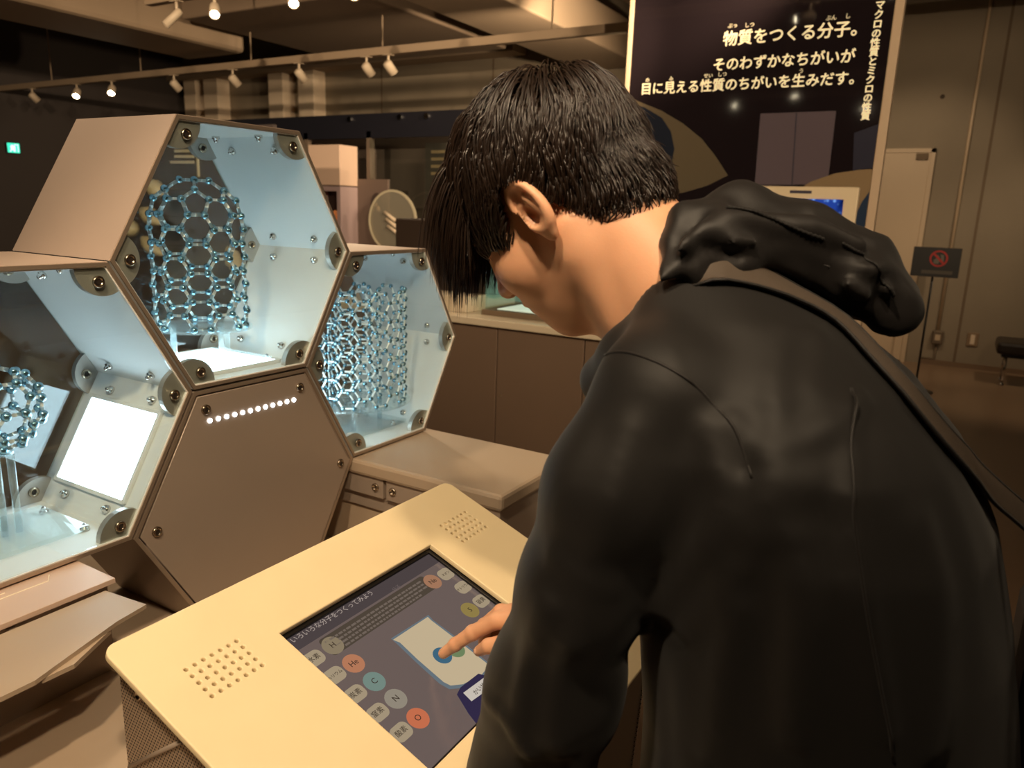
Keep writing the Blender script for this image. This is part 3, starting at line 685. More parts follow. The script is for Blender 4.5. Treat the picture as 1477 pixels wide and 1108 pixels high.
# ------------------------------------------------------------------ molecule models
def icosa_c60():
    ph = (1+5**.5)/2; P = set()
    base = [(0, 1, 3*ph), (1, 2+ph, 2*ph), (ph, 2, 2*ph+1)]
    for b in base:
        for sx in (1, -1):
            for sy in (1, -1):
                for sz in (1, -1):
                    q = (b[0]*sx, b[1]*sy, b[2]*sz)
                    for r in range(3): P.add(tuple(round(v, 6) for v in (q[r % 3], q[(r+1) % 3], q[(r+2) % 3])))
    P = np.array(sorted(P)); return P/2    # bond length 1
def spin5(P):
    ph = (1+5**.5)/2; a5 = np.array([0, 1, ph]); 
    # pick the five-fold axis as the centroid of a pentagon
    best = None
    for s in ((0, 1, ph), (0, 1, -ph), (1, ph, 0), (ph, 0, 1)):
        v = np.array(s); v = v/np.linalg.norm(v); h = np.sort(P @ v)[::-1]
        if h[0]-h[4] < .01: best = v; break
    z = best; x = np.cross(z, [1, .3, .2]); x /= np.linalg.norm(x); y = np.cross(z, x); return np.stack([P @ x, P @ y, P @ z], -1)
def bonds(P, lo=.7, hi=1.3):
    D = np.linalg.norm(P[:, None]-P[None], axis=2); return [(i, j) for i in range(len(P)) for j in range(i+1, len(P)) if lo < D[i, j] < hi]
def ico_sphere(name, r, m, sub=2):
    bm = bmesh.new(); bmesh.ops.create_icosphere(bm, subdivisions=sub, radius=r); me = bpy.data.meshes.new(name); bm.to_mesh(me); bm.free()
    me.materials.append(m); me.polygons.foreach_set('use_smooth', [True]*len(me.polygons)); return me
def molecule(name, label, P, c, ar, br, split, spin=0, hi=1.3, unit=1):
    t = thing(name, label, 'molecule model', tuple(c), 'molecule models')
    bl = bonds(P/unit, hi=hi); W = P+np.array(c)
    if split:
        am = ico_sphere('atom', ar, atom_m); bm_ = MB().lathe([(br, 0), (br, 1)], 6).mesh('bond', bond_m, True)
        for p in W: link('atom', am, t, None).matrix_basis = Matrix.Translation(Vector(p)-Vector(c)); 
        for o in t.children:
            o.matrix_parent_inverse = Matrix.Identity(4)
        for i, j in bl:
            d = Vector(W[j]-W[i]); o = link('bond', bm_, t); o.matrix_parent_inverse = Matrix.Identity(4)
            o.matrix_basis = Matrix.Translation(Vector(W[i])-Vector(c)) @ d.to_track_quat('Z', 'Y').to_matrix().to_4x4() @ Matrix.Diagonal((1, 1, d.length, 1))
    else:
        bm = bmesh.new()
        for p in W: bmesh.ops.create_icosphere(bm, subdivisions=2, radius=ar, matrix=Matrix.Translation(p))
        me = bpy.data.meshes.new('atoms'); bm.to_mesh(me); bm.free(); me.materials.append(atom_m); me.polygons.foreach_set('use_smooth', [True]*len(me.polygons))
        link('atoms', me, t)['kind'] = 'stuff'
        mb = MB()
        for i, j in bl: mb.tube([W[i], W[j]], br, 6, cap=False)
        mb.obj('bonds', bond_m, t, True)['kind'] = 'stuff'
    return t
def stand(t, x, y, z0, z1, r, rods, rr, base, disc=True):
    MB().box(x-base[0], x+base[0], y-base[1], y+base[1], z0, z0+.009, .001).obj('base_plate', acryl, t)
    for dx, dy in rods: MB().tube([(x+dx, y+dy, z0+.009), (x+dx, y+dy, z1)], rr, 10).obj('stand_rod', acryl, t, True)
    if disc: MB().lathe([(r, 0), (r, .005)], 32, Matrix.Translation((x, y, z1))).obj('stand_disc', acryl, t)
C60 = icosa_c60()
# capped armchair tube: half a C60 on the five-fold axis continued by rings of ten
def capped_tube(a, n, rows):
    P = spin5(C60); P = P[P[:, 2] > .05]; zs = sorted(set(np.round(P[:, 2], 2)), reverse=True); lay = [P[np.abs(P[:, 2]-z) < .05] for z in zs]
    R5 = np.hypot(*lay[-1][:, :2].T).mean(); R = 3*n/(2*math.pi)*1.02; f = R/R5; out = []
    th = [np.arctan2(l[:, 1], l[:, 0]) for l in lay]; off = th[0][0]; dl = .5/R
    for l, t_ in zip(lay, th):
        r = np.hypot(*l[:, :2].T).mean()*f; z = (l[0, 2]-lay[-1][0, 2])*f*.92; rel = (t_-off) % (2*math.pi/5); u_ = sorted(set(np.round(rel, 2)))
        ks = sorted(set(round(float(q), 2) % round(2*math.pi/5, 2) for q in u_))[:(1 if len(l) == 5 else 2)]
        for k in range(n):
            for q in ks: a_ = off+2*math.pi*k/n+q*5/n; out.append((r*math.cos(a_), r*math.sin(a_), z))
    a1 = np.sort((np.arctan2(lay[-1][:, 1], lay[-1][:, 0])-off) % (2*math.pi)); g = np.diff(np.append(a1, a1[0]+2*math.pi)); i0 = int(np.argmin(g)); cA = off+(a1[i0]+g[i0]/2)*5/n
    for k in range(rows):
        c0 = cA+(math.pi/n if k % 2 == 0 else 0)
        for q in range(n):
            for s_ in (-1, 1): a_ = c0+q*2*math.pi/n+s_*dl; out.append((R*math.cos(a_), R*math.sin(a_), -Q3*(k+1)))
    P = np.array(out); t_ = math.radians(233)-cA; c_, s_ = math.cos(t_), math.sin(t_)
    return np.stack([P[:, 0]*c_-P[:, 1]*s_, P[:, 0]*s_+P[:, 1]*c_, P[:, 2]], -1)*a
aT = .0325
T1 = capped_tube(aT, 6, 8); T1[:, 2] -= T1[:, 2].min(); T1[:, 2] *= .305/T1[:, 2].max()
zf = HZ-Q3*(S-.003)+.011
m1 = molecule('tube_model', 'domed blue ball-and-rod tube model in the top case', T1, (HX-.004, 1.425, 1.155),   .0078, .003, True, hi=1.42, unit=aT)
stand(m1, HX-.004, 1.425, zf+.002, 1.146, .105, ((-.06, .02), (.015, -.06), (.07, .03), (-.02, .075)), .006, (.11, .09))
# double-walled open tube
def open_tube(n, a, rows, ph=0):
    R = .5/math.sin(math.pi/(3*n))*1.0; R = 3*n/(2*math.pi)*1.02; dl = .5/R; out = []
    for k in range(rows):
        ang = np.array([ph+q*2*math.pi/n+(math.pi/n if k % 2 else 0)+s*dl for q in range(n) for s in (-1, 1)])
        out.append(np.stack([R*np.cos(ang), R*np.sin(ang), np.full(2*n, k*Q3)], -1))
    return np.concatenate(out)*a
a2 = .029
T2 = np.concatenate([open_tube(10, a2, 13), open_tube(5, a2, 13, .3)])
zf2 = HZ-Q3*S-Q3*(S-.003)+.011
m2 = molecule('open_tube_model', 'wide double-walled blue ball-and-rod tube model in the right case', T2, (1.552, 1.43, .895), .0066, .0027, False, hi=1.3, unit=a2)
stand(m2, 1.552, 1.43, zf2+.002, .884, .155, ((-.06, -.05), (.07, -.03), (-.02, .08), (.06, .08)), .007, (.12, .09))
aB = .031
m3 = molecule('ball_model', 'round blue ball-and-rod cage model in the left case', C60*aB, (HX-1.5*S+.015, 1.43, 1.052), .0088, .0033, True, unit=aB)
stand(m3, HX-1.5*S+.015, 1.43, zf2+.002, .966, .022, ((-.012, -.012), (.012, -.012), (0, .014)), .0065, (.1, .085))

# ------------------------------------------------------------------ base furniture under the honeycomb
tb = thing('exhibit_table', 'long taupe table carrying the honeycomb of cases', 'table', (1.2, 1.5, 0))
tab_m = mat('table_taupe', srgb(176, 156, 134), .45, metal=.1, var=.04, vscale=4)
MB().box(-.9, 2.3, .87, 2.05, .50, .532, .006).obj('table_top', tab_m, tb)
MB().box(-.9, .44, .42, .8695, .50, .532, .004).obj('table_wing', tab_m, tb)
MB().box(-.3, .655, .885, 1.205, .5325, .62, .004).obj('table_step', tab_m, tb)
MB().box(-.85, .40, .46, .869, .03, .50).obj('wing_cabinet', taupe, tb)
MB().box(-.8, 2.2, 1.0, 1.95, .03, .50).obj('cabinet_body', taupe, tb)
MB().box(-.75, 2.15, 1.04, 1.9, 0, .03).obj('plinth', black_m, tb)
sh = thing('side_plinth', 'taupe slab block with rounded lip in front of the right case', 'plinth', (1.53, 1.05, .532))
MB().box(1.366, 1.705, .822, 1.575, .752, .7915, .009).obj('lid', tab_m, sh)
for y0, y1 in ((.845, 1.168), (1.178, 1.56)):
    p = MB().box(1.376, 1.39, y0, y1, .70, .752, .001).obj('side_panel', taupe, sh)
    for y in ((y1-.022,) if y1 < 1.2 else (y0+.024,)):
        b = link('bolt', bolt_me, p); put(b, rotM((0, -1, 0), (0, 0, 1), (-1, 0, 0), (1.376, y, .727)))
MB().box(1.39, 1.69, .84, 1.56, .66, .752).obj('body', taupe, sh)
MB().box(1.40, 1.68, .93, 1.55, .5325, .66).obj('foot_block', tab_m, sh)
MB().box(1.376, 1.695, .832, .846, .60, .752, .001).obj('front_panel', taupe, sh)
lb = thing('side_plinth', 'pinkish block with faint engraved lines under the left case', 'plinth', (.3, 1.4, .532))
pinkm = mat('pink_beige_plate', srgb(206, 180, 162), .45, metal=.15)
yl = on(80, 869, 2, .7915)[1]
MB().box(-.3, .668, yl, 1.56, .782, .7915, .001).obj('lid', pinkm, lb)
MB().box(-.29, .66, yl+.012, 1.55, .5325, .782).obj('body', taupe, lb)
for pts in ([(.35, 1.235), (.47, 1.235), (.485, 1.255), (.54, 1.255)], [(.5, 1.24), (.6, 1.24), (.612, 1.26)]):
    MB().tube([(x, y, .7918) for x, y in pts], .0009, 5).obj('engraved_line', white_m, lb)
lf = thing('front_shelf', 'beige angled shelf plate below the left case', 'shelf', (.3, 1.12, .7))
SP = [tuple(on(x, y, 2, .782)[:2]) for x, y in ((152, 852), (211, 872), (168, 897), (50, 982))]
SP = [(-.3, SP[0][1]+.002)]+SP+[(-.3, SP[-1][1])]
MB().prism(SP, 2, .775, .782).obj('shelf_plate', tab_m, lf)
MB().prism([tuple(on(x, y, 2, .775)[:2]) for x, y in ((160, 908), (107, 958), (60, 980))], 2, .768, .775).obj('folded_lip', tab_m, lf)
MB().prism([(1.20, .775), (1.20, .622), (1.14, .775)], 0, .1, .112).obj('shelf_bracket', taupe, lf)
MB().prism([(1.20, .775), (1.20, .622), (1.14, .775)], 0, .5, .512).obj('shelf_bracket', taupe, lf)

# ------------------------------------------------------------------ touch console
TI = .3659; CA = np.array([.4655, .8517, .873]); CW, CL = .7286, .517
cs_, sn_ = math.cos(TI), math.sin(TI); CN = np.array([0, -sn_, cs_]); CV = np.array([0, cs_, sn_])
def CM(x, y, lift=0): return rotM((1, 0, 0), CV, CN, CA+np.array([x, 0, 0])+CV*y+CN*lift)
def con(px, py):
    q = ray(px, py); t = ((CA+CN*-.0155-C_O) @ CN)/(q @ CN); P = C_O+q*t-CA; return P[0], P @ CV
tc_ = thing('touch_console', 'cream metal touch console with sloping top and speaker holes', 'console', (.83, .62, 0))
holes = [rrect(.1885, .541, -.394, -.107, .002)]
for x0 in (.0577, .602):
    for i in range(7):
        for j in range(5): holes.append(circ(x0+i*.013, -(.0855+j*.013), .0048, 8))
curve_plate('top_plate', rrect(0, CW, -CL, 0, .016), holes, .010, .0018, cream, tc_, CM(0, 0, -.005))
MB().prism([(.0, 0)]*0 or [(.836, .03), (.836, .842), (.395, .668), (.43, .03)], 0, .4795, 1.181).obj('body', mat('console_body', srgb(120, 106, 92), .5, metal=.3), tc_)
def perforated():
    M = bpy.data.materials.new('perforated_sheet'); M.use_nodes = True; nt = M.node_tree; N = nt.nodes; L = nt.links; b = N['Principled BSDF']
    b.inputs['Roughness'].default_value = .42; b.inputs['Metallic'].default_value = .35
    tc = N.new('ShaderNodeTexCoord'); sp = N.new('ShaderNodeSeparateXYZ'); L.new(tc.outputs['Object'], sp.inputs[0])
    def mth(op, a, b_=None):
        n = N.new('ShaderNodeMath'); n.operation = op
        for i, v in enumerate((a, b_)):
            if v is None: continue
            if isinstance(v, (int, float)): n.inputs[i].default_value = v
            else: L.new(v, n.inputs[i])
        return n.outputs[0]
    P = .0053
    row = mth('DIVIDE', sp.outputs['Z'], P*.866); odd = mth('MODULO', mth('ABSOLUTE', mth('FLOOR', row)), 2.0)
    col = mth('ADD', mth('DIVIDE', sp.outputs['Y'], P), mth('MULTIPLY', odd, .5))
    fx = mth('SUBTRACT', mth('FRACT', col), .5); fy = mth('MULTIPLY', mth('SUBTRACT', mth('FRACT', row), .5), .866)
    d = mth('SQRT', mth('ADD', mth('MULTIPLY', fx, fx), mth('MULTIPLY', fy, fy)))
    mr = N.new('ShaderNodeMapRange'); mr.inputs[1].default_value = .26; mr.inputs[2].default_value = .32; L.new(d, mr.inputs[0])
    mx = N.new('ShaderNodeMix'); mx.data_type = 'RGBA'; mx.inputs[6].default_value = srgb(52, 42, 34); mx.inputs[7].default_value = srgb(172, 152, 132)
    L.new(mr.outputs[0], mx.inputs[0]); L.new(mx.outputs[2], b.inputs['Base Color'])
    bp = N.new('ShaderNodeBump'); bp.inputs['Strength'].default_value = .6; bp.inputs['Distance'].default_value = .002; L.new(mr.outputs[0], bp.inputs['Height']); L.new(bp.outputs[0], b.inputs['Normal'])
    return M
perf = perforated()
sy = on(190, 1104, 0, .478); sy2 = on(268, 1066, 0, .478)
MB().prism([(.838, .03), (.838, .848), (.392, .6745), (.428, .03)], 0, .476, .4795).obj('perforated_side', perf, tc_)
MB().prism([(.838, .03), (.838, .848), (.392, .6745), (.428, .03)], 0, 1.181, 1.1845).obj('perforated_side', perf, tc_)
MB().tube([sy+np.array([-.003, 0, 0]), sy2+np.array([-.003, 0, 0])], .003, 8).obj('side_rib', taupe, tc_, True)
b = link('bolt', bolt_me, tc_); put(b, rotM((0, -1, 0), (0, 0, 1), (-1, 0, 0), (.4762, .80, .822)) @ Matrix.Scale(.6, 4))
for x0 in (.05, .594): flat('hole_shade_sheet', [(x0, -.145), (x0+.094, -.145), (x0+.094, -.078), (x0, -.078)], .001, gapdark, tc_, CM(0, 0, -.0115))  # dark sheet under the speaker holes, stands for the shade inside them
# recessed screen and what it shows
scr_m = mat('touch_screen', srgb(26, 22, 24), .16, spec=.6, emit=srgb(104, 91, 87), estr=.9)
curve_plate('bezel', rrect(.182, .547, -.40, -.101, .002), [rrect(.196, .534, -.388, -.114, .001)], .005, .0008, black_m, tc_, CM(0, 0, -.0135))
scr = curve_plate('screen', rrect(.1865, .543, -.396, -.105, .001), [], .003, 0, scr_m, tc_, CM(0, 0, -.0175))
def ui_m(n, c, e=.55): return emitter('ui_'+n, srgb(*c), e)
LIFT = -.0155
def ui(name, poly, m, holes=(), lift=0): return flat(name, poly, .0002, m, scr, CM(0, 0, LIFT+lift))
def uit(s, px, py, size, m, lift=.0004, align='CENTER', bold=0):
    x, y = con(px, py); return text('screen_lettering', s, size, m, scr, CM(x, y, LIFT+lift), align=align, bold=bold, ext=.0001)
ui('title_bar', [(.19, -.108), (.54, -.108), (.54, -.139), (.19, -.139)], ui_m('bar', (100, 88, 88)), lift=-.0004)
x0, y0 = con(412, 926)
pale = ui_m('pale_text', (186, 170, 160), .75); dim = ui_m('dim_text', (140, 124, 112), .6)
uit('いろいろな分子をつくってみよう', 420, 926, .0115, pale, align='LEFT')
uit('分子', 572, 849, .0095, ui_m('faint_text', (122, 108, 106), .7))
ui('text_box', rrect(.235, .478, -.178, -.143, .006), ui_m('box', (92, 80, 68), .7), lift=-.0002)
for r in range(4):
    yy = -.150-.0072*r; x = .242+(.02*(r % 2))
    while x < .462-.02*(r == 3):
        wd = random.uniform(.004, .011); ui('text_mark', [(x, yy), (x+wd, yy), (x+wd, yy-.0035), (x, yy-.0035)], dim); x += wd+.0022
circs = [('H', 480, 931, (150, 134, 108)), ('He', 510, 957, (196, 132, 98)), ('C', 540, 983, (126, 148, 138)), ('N', 571, 1008, (158, 148, 132)), ('O', 603, 1036, (214, 120, 84)), ('Ne', 624, 839, (176, 128, 98)), ('S', 678, 880, (156, 136, 78))]
inkm = ui_m('ink', (72, 58, 48), .7)
for s, px, py, c in circs:
    x, y = con(px, py); ui('element_disc', circ(x, y, .0165, 24), ui_m('disc_'+s, c, .8)); uit(s, px, py, .013, inkm, .0006)
pillm = ui_m('pill', (178, 160, 132), .8)
for s, px, py in (('水素', 453, 950), ('ヘリウム', 483, 974), ('炭素', 513, 1001), ('窒素', 545, 1028), ('酸素', 579, 1056), ('ネオン', 643, 828), ('ナトリウム', 668, 847), ('硫黄', 694, 867), ('塩素', 724, 887)):
    x, y = con(px, py); ui('name_pill', rrect(max(x-.016, .19), x+.016, y-.0125, y+.0125, .0095), pillm); uit(s, px, py, .0105 if len(s) == 2 else .0068, inkm, .0006)
cp = lambda *L_: [con(*p) for p in L_]
ui('beaker_outline', cp((564, 921), (618, 887), (624, 894), (666, 925), (712, 962), (700, 978), (672, 992), (648, 994), (634, 986), (600, 955), (573, 929)), ui_m('beaker_blue', (112, 124, 132), .8), lift=-.0002)
ui('beaker', cp((567, 923), (617, 890), (622, 895), (664, 927), (706, 960), (694, 974), (668, 987), (650, 989), (640, 984), (602, 951), (577, 927)), ui_m('beaker_fill', (206, 186, 152), .85))
x, y = con(657, 937); ui('green_atom', circ(x, y, .0155, 24), ui_m('green_atom', (120, 142, 100), .8), lift=.0003)
x, y = con(638, 946); ui('blue_atom', circ(x, y, .0155, 24), ui_m('blue_atom', (70, 110, 134), .8), lift=.0006)
ui('answer_tab', cp((659, 1002), (664, 992), (690, 972), (735, 985), (745, 1010), (690, 1048), (676, 1030)), ui_m('tab', (52, 44, 72), .9), lift=.0002)
ui('answer_label', cp((668, 1000), (706, 972), (722, 982), (680, 1012)), ui_m('label', (206, 196, 184), .9), lift=.0005)
x, y = con(694, 992); text('screen_lettering', 'かいせつ', .0095, inkm, scr, CM(x, y, LIFT+.0008), align='CENTER', ext=.0001)

# ------------------------------------------------------------------ the visitor
skin = mat('skin', srgb(206, 154, 120), .48, spec=.4, sss=.12, var=.07, vscale=35, bump=.04, bscale=500)
cloth = mat('black_nylon', srgb(17, 15, 14), .62, spec=.24, sheen=.05, bump=.05, bscale=900)
hood_m = mat('black_nylon_hood', srgb(18, 15, 14), .56, spec=.28, sheen=.05, bump=.05, bscale=700)
shirt_m = mat('dark_shirt', srgb(30, 28, 30), .8, bump=.05, bscale=500)
trouser_m = mat('dark_trousers', srgb(34, 33, 36), .8, bump=.05, bscale=600)
hair_m = mat('black_brown_hair', srgb(34, 23, 16), .36, spec=.5)
scalp_m = mat('hair_under_layer', srgb(22, 16, 13), .6)
person = thing('person', 'young visitor in a black hooded jacket bending over the console and pointing', 'person', (.79, .03, 0))

# ---- head frame (x forward, y left, z up, origin between the ears)
_y, _p, _r = .015, .802, -.117
hf = np.array([math.sin(_y), math.cos(_y), 0]); hl = np.array([-math.cos(_y), math.sin(_y), 0]); hz = np.array([0, 0, 1.])
H_F = math.cos(_p)*hf-math.sin(_p)*hz; _u = math.sin(_p)*hf+math.cos(_p)*hz
H_L = math.cos(_r)*hl+math.sin(_r)*_u; H_U = -math.sin(_r)*hl+math.cos(_r)*_u
H_O = np.array([.745, .387, 1.42]); HB = np.stack([H_F, H_L, H_U])
def to_head(p): return (p-H_O) @ HB.T
def from_head(q): return H_O+q @ HB
def head_sdf(p):
    q = to_head(p); m = q.copy(); m[:, 1] = np.abs(m[:, 1])      # m: mirrored
    d = ell(q, (-.008, 0, .048), (.098, .077, .086))
    d = smin(d, ell(q, (.03, 0, -.012), (.068, .064, .075)), .03)
    d = smin(d, caps(m, (.0, .048, -.05), (.062, .014, -.093), .021, .019), .03)       # jaw
    d = smin(d, ell(q, (.066, 0, -.094), (.021, .022, .017)), .018)                    # chin
    d = smin(d, ell(q, (.055, 0, -.055), (.042, .042, .05)), .02)                      # muzzle
    d = smin(d, ell(m, (.052, .042, -.02), (.032, .022, .028)), .02)                   # cheek bone
    d = smin(d, ell(m, (.072, .03, .042), (.022, .03, .012)), .016)                    # brow
    d = smax(d, -ell(m, (.094, .032, .022), (.016, .019, .012)), .012)                 # socket
    d = smin(d, ell(m, (.073, .031, .021), (.0135, .0145, .0125)), .004)               # lowered lids
    d = smin(d, caps(q, (.09, 0, .028), (.107, 0, -.014), .007, .0095), .012)          # nose bridge
    d = smin(d, ball(q, (.108, 0, -.016), .0105), .008)
    d = smin(d, ell(m, (.097, .011, -.02), (.011, .007, .0075)), .006)                 # wings
    d = smax(d, -ell(m, (.1005, .0065, -.0275), (.006, .0034, .004)), .002)            # nostrils
    d = smin(d, ell(q, (.0935, 0, -.046), (.009, .021, .0058)), .005)                  # upper lip
    d = smin(d, ell(q, (.0905, 0, -.057), (.0095, .018, .0065)), .004)                 # lower lip
    d = smax(d, -ell(q, (.104, 0, -.0512), (.008, .02, .0012)), .002)                  # mouth line
    # neck and throat, running back into the shoulders
    A = from_head(np.array([[-.035, 0, -.02]]))[0]; B = np.array([.765, .235, 1.32])
    nk = caps(p, A, B, .060, .070)
    nk = smin(nk, caps(p, from_head(np.array([[.012, 0, -.075]]))[0], np.array([.765, .275, 1.29]), .034, .046), .035)
    d = smin(d, nk, .028)
    st = caps(p, from_head(np.array([[-.018, .058, -.03]]))[0], np.array([.735, .285, 1.285]), .013, .013)
    d = smin(d, st, .022)
    # ears
    c, s = math.cos(.42), math.sin(.42)
    for sg_ in (1, -1):
        e = q-np.array([-.004, .0765*sg_, .0]); e[:, 1] *= sg_
        x = e[:, 0]*c-e[:, 1]*s; y = e[:, 0]*s+e[:, 1]*c; e = np.stack([-x, y, e[:, 2]], -1)     # x: backwards in the plane of the ear
        tl = -.06; e = np.stack([e[:, 0]*math.cos(tl)-e[:, 2]*math.sin(tl), e[:, 1], e[:, 0]*math.sin(tl)+e[:, 2]*math.cos(tl)], -1)
        dsk = ell(e, (.012, .004, .0), (.020, .0055, .032))
        rr_ = np.hypot((e[:, 0]-.012)/.0175, (e[:, 2]-.004)/.0275)
        rim = np.hypot((rr_-1)*.019, e[:, 1]-.008)-.0042
        rim = np.where((e[:, 0] < -.004) & (e[:, 2] < .012), .02, rim)
        ear = smin(dsk, rim, .004)
        ear = smin(ear, ell(e, (.006, .004, -.0285), (.0085, .0048, .0095)), .005)                # lobe
        ear = smax(ear, -ell(e, (.007, .010, -.003), (.0095, .0085, .0125)), .003)                # concha
        ear = smax(ear, -ell(e, (.013, .0105, .0145), (.009, .005, .009)), .003)                  # fossa
        ear = smin(ear, caps(e, (.021, .0065, -.012), (.016, .0075, .012), .003, .003), .004)     # antihelix
        ear = smin(ear, ell(e, (-.003, .005, -.006), (.004, .004, .006)), .003)                   # tragus
        d = smin(d, ear, .004)
    return d
hv, hq = surface_nets(head_sdf, H_O-np.array([.14, .22, .19]), H_O+np.array([.14, .17, .16]), .0020)
hv = relax(hv, hq, 1, .4)

# ---- hands. Right hand points at the screen; each digit is its own tapered chain
SCR_Z = lambda y: CA[2]-(CA[1]-y)*math.tan(TI)
def hand_sdf(p, W, K, tips, thumb, fore):
    """W wrist, K four knuckles (index..little), tips: joints after each knuckle, thumb: joints, fore: elbow"""
    W = np.array(W); d = caps(p, np.array(fore), W, .036, .027)
    for k in range(4):
        d = smin(d, caps(p, W+(np.array(K[k])-W)*.18, K[k], .0165, .0118), .012)
    for k in range(4):
        pts = [K[k]]+list(tips[k]); rs = ((.0120, .0108, .0096, .0080), (.0118, .0106, .0095, .0078), (.0106, .0094, .0084, .0070), (.0096, .0082, .0074, .0062))[k]
        f = None
        for i in range(3):
            e = caps(p, pts[i], pts[i+1], rs[i], rs[i+1])
            e = smin(e, ball(p, pts[i+1], rs[i+1]*1.06), .003) if i < 2 else e
            f = e if f is None else smin(f, e, .003)
        d = smin(d, f, .0035)
    th_ = None; rs = (.0165, .0128, .0108, .0078)
    for i in range(3):
        e = caps(p, thumb[i], thumb[i+1], rs[i], rs[i+1]); th_ = e if th_ is None else smin(th_, e, .003)
    return smin(d, th_, .006)
tip = np.array([.8155, .5835, SCR_Z(.5835)+.0065])
RW = (.852, .418, .868)
RK = [(.836, .506, .846), (.857, .511, .848), (.876, .505, .842), (.892, .494, .833)]
RT = [[(.828, .541, .819), (.8205, .566, .795), tip],
      [(.859, .541, .815), (.855, .536, .791), (.851, .514, .788)],
      [(.879, .532, .813), (.875, .533, .796), (.870, .512, .793)],
      [(.897, .520, .812), (.893, .515, .791), (.888, .498, .790)]]
RTH = [(.838, .434, .856), (.820, .471, .833), (.8135, .504, .818), (.818, .523, .801)]
RELB = np.array([.985, .335, 1.03])
r_sdf = lambda p: hand_sdf(p, RW, RK, RT, RTH, np.array(RW)+(RELB-np.array(RW))*.5)
rv, rq = surface_nets(r_sdf, (.78, .36, .74), (.955, .61, .97), .0015)
# left hand rests on the console's near edge
LW = at(745, 1150, .845); LELB = at(836, 850, .71)
LK = [tuple(LW+np.array(o_)) for o_ in ((.060, -.004, -.040), (.068, .014, -.038), (.066, .033, -.038), (.058, .049, -.040))]
LT = [[tuple(np.array(K_)+np.array(o_)*f_) for o_ in ((.026, .012, -.016), (.040, .020, -.036), (.044, .024, -.056))] for K_, f_ in zip(LK, (1, 1.08, 1, .85))]
LTH = [tuple(LW+np.array(o_)) for o_ in ((.024, -.016, -.014), (.046, -.034, -.030), (.066, -.042, -.046), (.082, -.044, -.060))]
lv, lq = surface_nets(lambda p: hand_sdf(p, LW, LK, LT, LTH, LW+(LELB-LW)*.5), LW+np.array([-.09, -.06, -.12]), LW+np.array([.13, .19, .17]), .002)
LSH, RSH = at(952, 572, .672), np.array([.93, .25, 1.265])
# covered trunk and arms join head and hands into one figure
def trunk_sdf(p):
    d = chain(p, [(.765, .225, 1.30), (.775, .13, 1.15), (.79, .04, .98), (.79, .02, .86)], (.078, .10, .105, .11), .05)
    d = smin(d, caps(p, LSH+np.array([.01, 0, 0]), (.91, .24, 1.26), .055, .055), .04)
    d = smin(d, chain(p, [LSH, LELB, LW], (.047, .040, .027), .02), .02)
    d = smin(d, chain(p, [(.915, .245, 1.26), RELB, RW], (.047, .040, .027), .02), .02)
    for s in (-1, 1): d = smin(d, chain(p, [(.79+s*.085, .02, .86), (.79+s*.1, .06, .47), (.79+s*.105, .0, .1)], (.085, .058, .04), .03), .03)
    return d
tv, tq = surface_nets(trunk_sdf, (.48, -.16, .05), (1.06, .48, 1.42), .014)
tv = relax(tv, tq, 1)
body = np_mesh('body', [(hv, hq), (rv, rq), (lv, lq), (tv, tq)], skin, person)
# nails
nail_m = mat('nail', srgb(226, 178, 150), .25, spec=.5)
def nail(a, b, side, r, L=.010, wd=.0085):
    a = np.array(a); b = np.array(b); t = (b-a)/np.linalg.norm(b-a); n = np.array(side); n = n-(n @ t)*t; n /= np.linalg.norm(n); s_ = np.cross(t, n)
    mb = MB(); vs = []; c = b-t*.003
    for i in range(5):
        for j in range(5):
            u_ = (j-2)/2; vs.append(c+t*(i-2)/4*L+s_*u_*wd*.5*(1-.12*(i == 4))+n*(r*math.cos(u_*.75)+.0004))
    mb.add(vs, [(i*5+j, i*5+j+1, i*5+j+6, i*5+j+5) for i in range(4) for j in range(4)])
    o = mb.obj('fingernail', nail_m, person, True); so = o.modifiers.new('thickness', 'SOLIDIFY'); so.thickness = .0006
nail(RTH[2], RTH[3], (-.9, .3, .3), .0080, .011, .010)
nail(RT[0][1], RT[0][2], (-.2, .45, .85), .0073)

# ---- jacket
def lerp(z, xs, ys): return np.interp(z, xs, ys)
ZK = [.70, .80, .90, 1.05, 1.15, 1.22, 1.28, 1.33, 1.37]
def torso_d(p):
    z = p[:, 2]; zc = np.clip(z, .70, 1.37)
    cy = lerp(zc, ZK, [.055, .045, .045, .075, .105, .135, .172, .21, .245]); cx = lerp(zc, ZK, [.795, .795, .792, .785, .78, .775, .77, .767, .765])
    hb = lerp(zc, ZK, [.165, .165, .16, .160, .163, .158, .142, .115, .07]); hf_ = lerp(zc, ZK, [.20, .20, .20, .185, .16, .135, .10, .068, .035])
    hw = lerp(zc, ZK, [.195, .20, .205, .212, .213, .20, .165, .115, .065])
    dy = p[:, 1]-cy; hd = np.where(dy < 0, hb, hf_); dx = p[:, 0]-cx
    r_ = (np.abs(dx/hw)**2.4+np.abs(dy/hd)**2.4)**(1/2.4)
    d = (r_-1)*np.minimum(hw, hd)*.9
    return np.maximum(d, np.maximum(.70-z, z-1.39))
L_CH = [LSH, at(882, 705, .68), LELB, at(800, 985, .76), at(760, 1112, .825)]
R_CH = [RSH, np.array([.965, .30, 1.14]), RELB, np.array([.925, .38, .95]), np.array([.868, .408, .885])]
def sleeve_l(p): return chain(p, L_CH, (.057, .058, .055, .063, .068), .03)
def sleeve_r(p): return chain(p, R_CH, (.076, .074, .066, .056, .046), .03)
def wr(p, sx, sy, sz, o=0): return vnoise(p*np.array([sx, sy, sz])+o)
def ridged(n): return 1-np.abs(2*n-1)
def crease(n): return (1-np.abs(2*n-1))**3
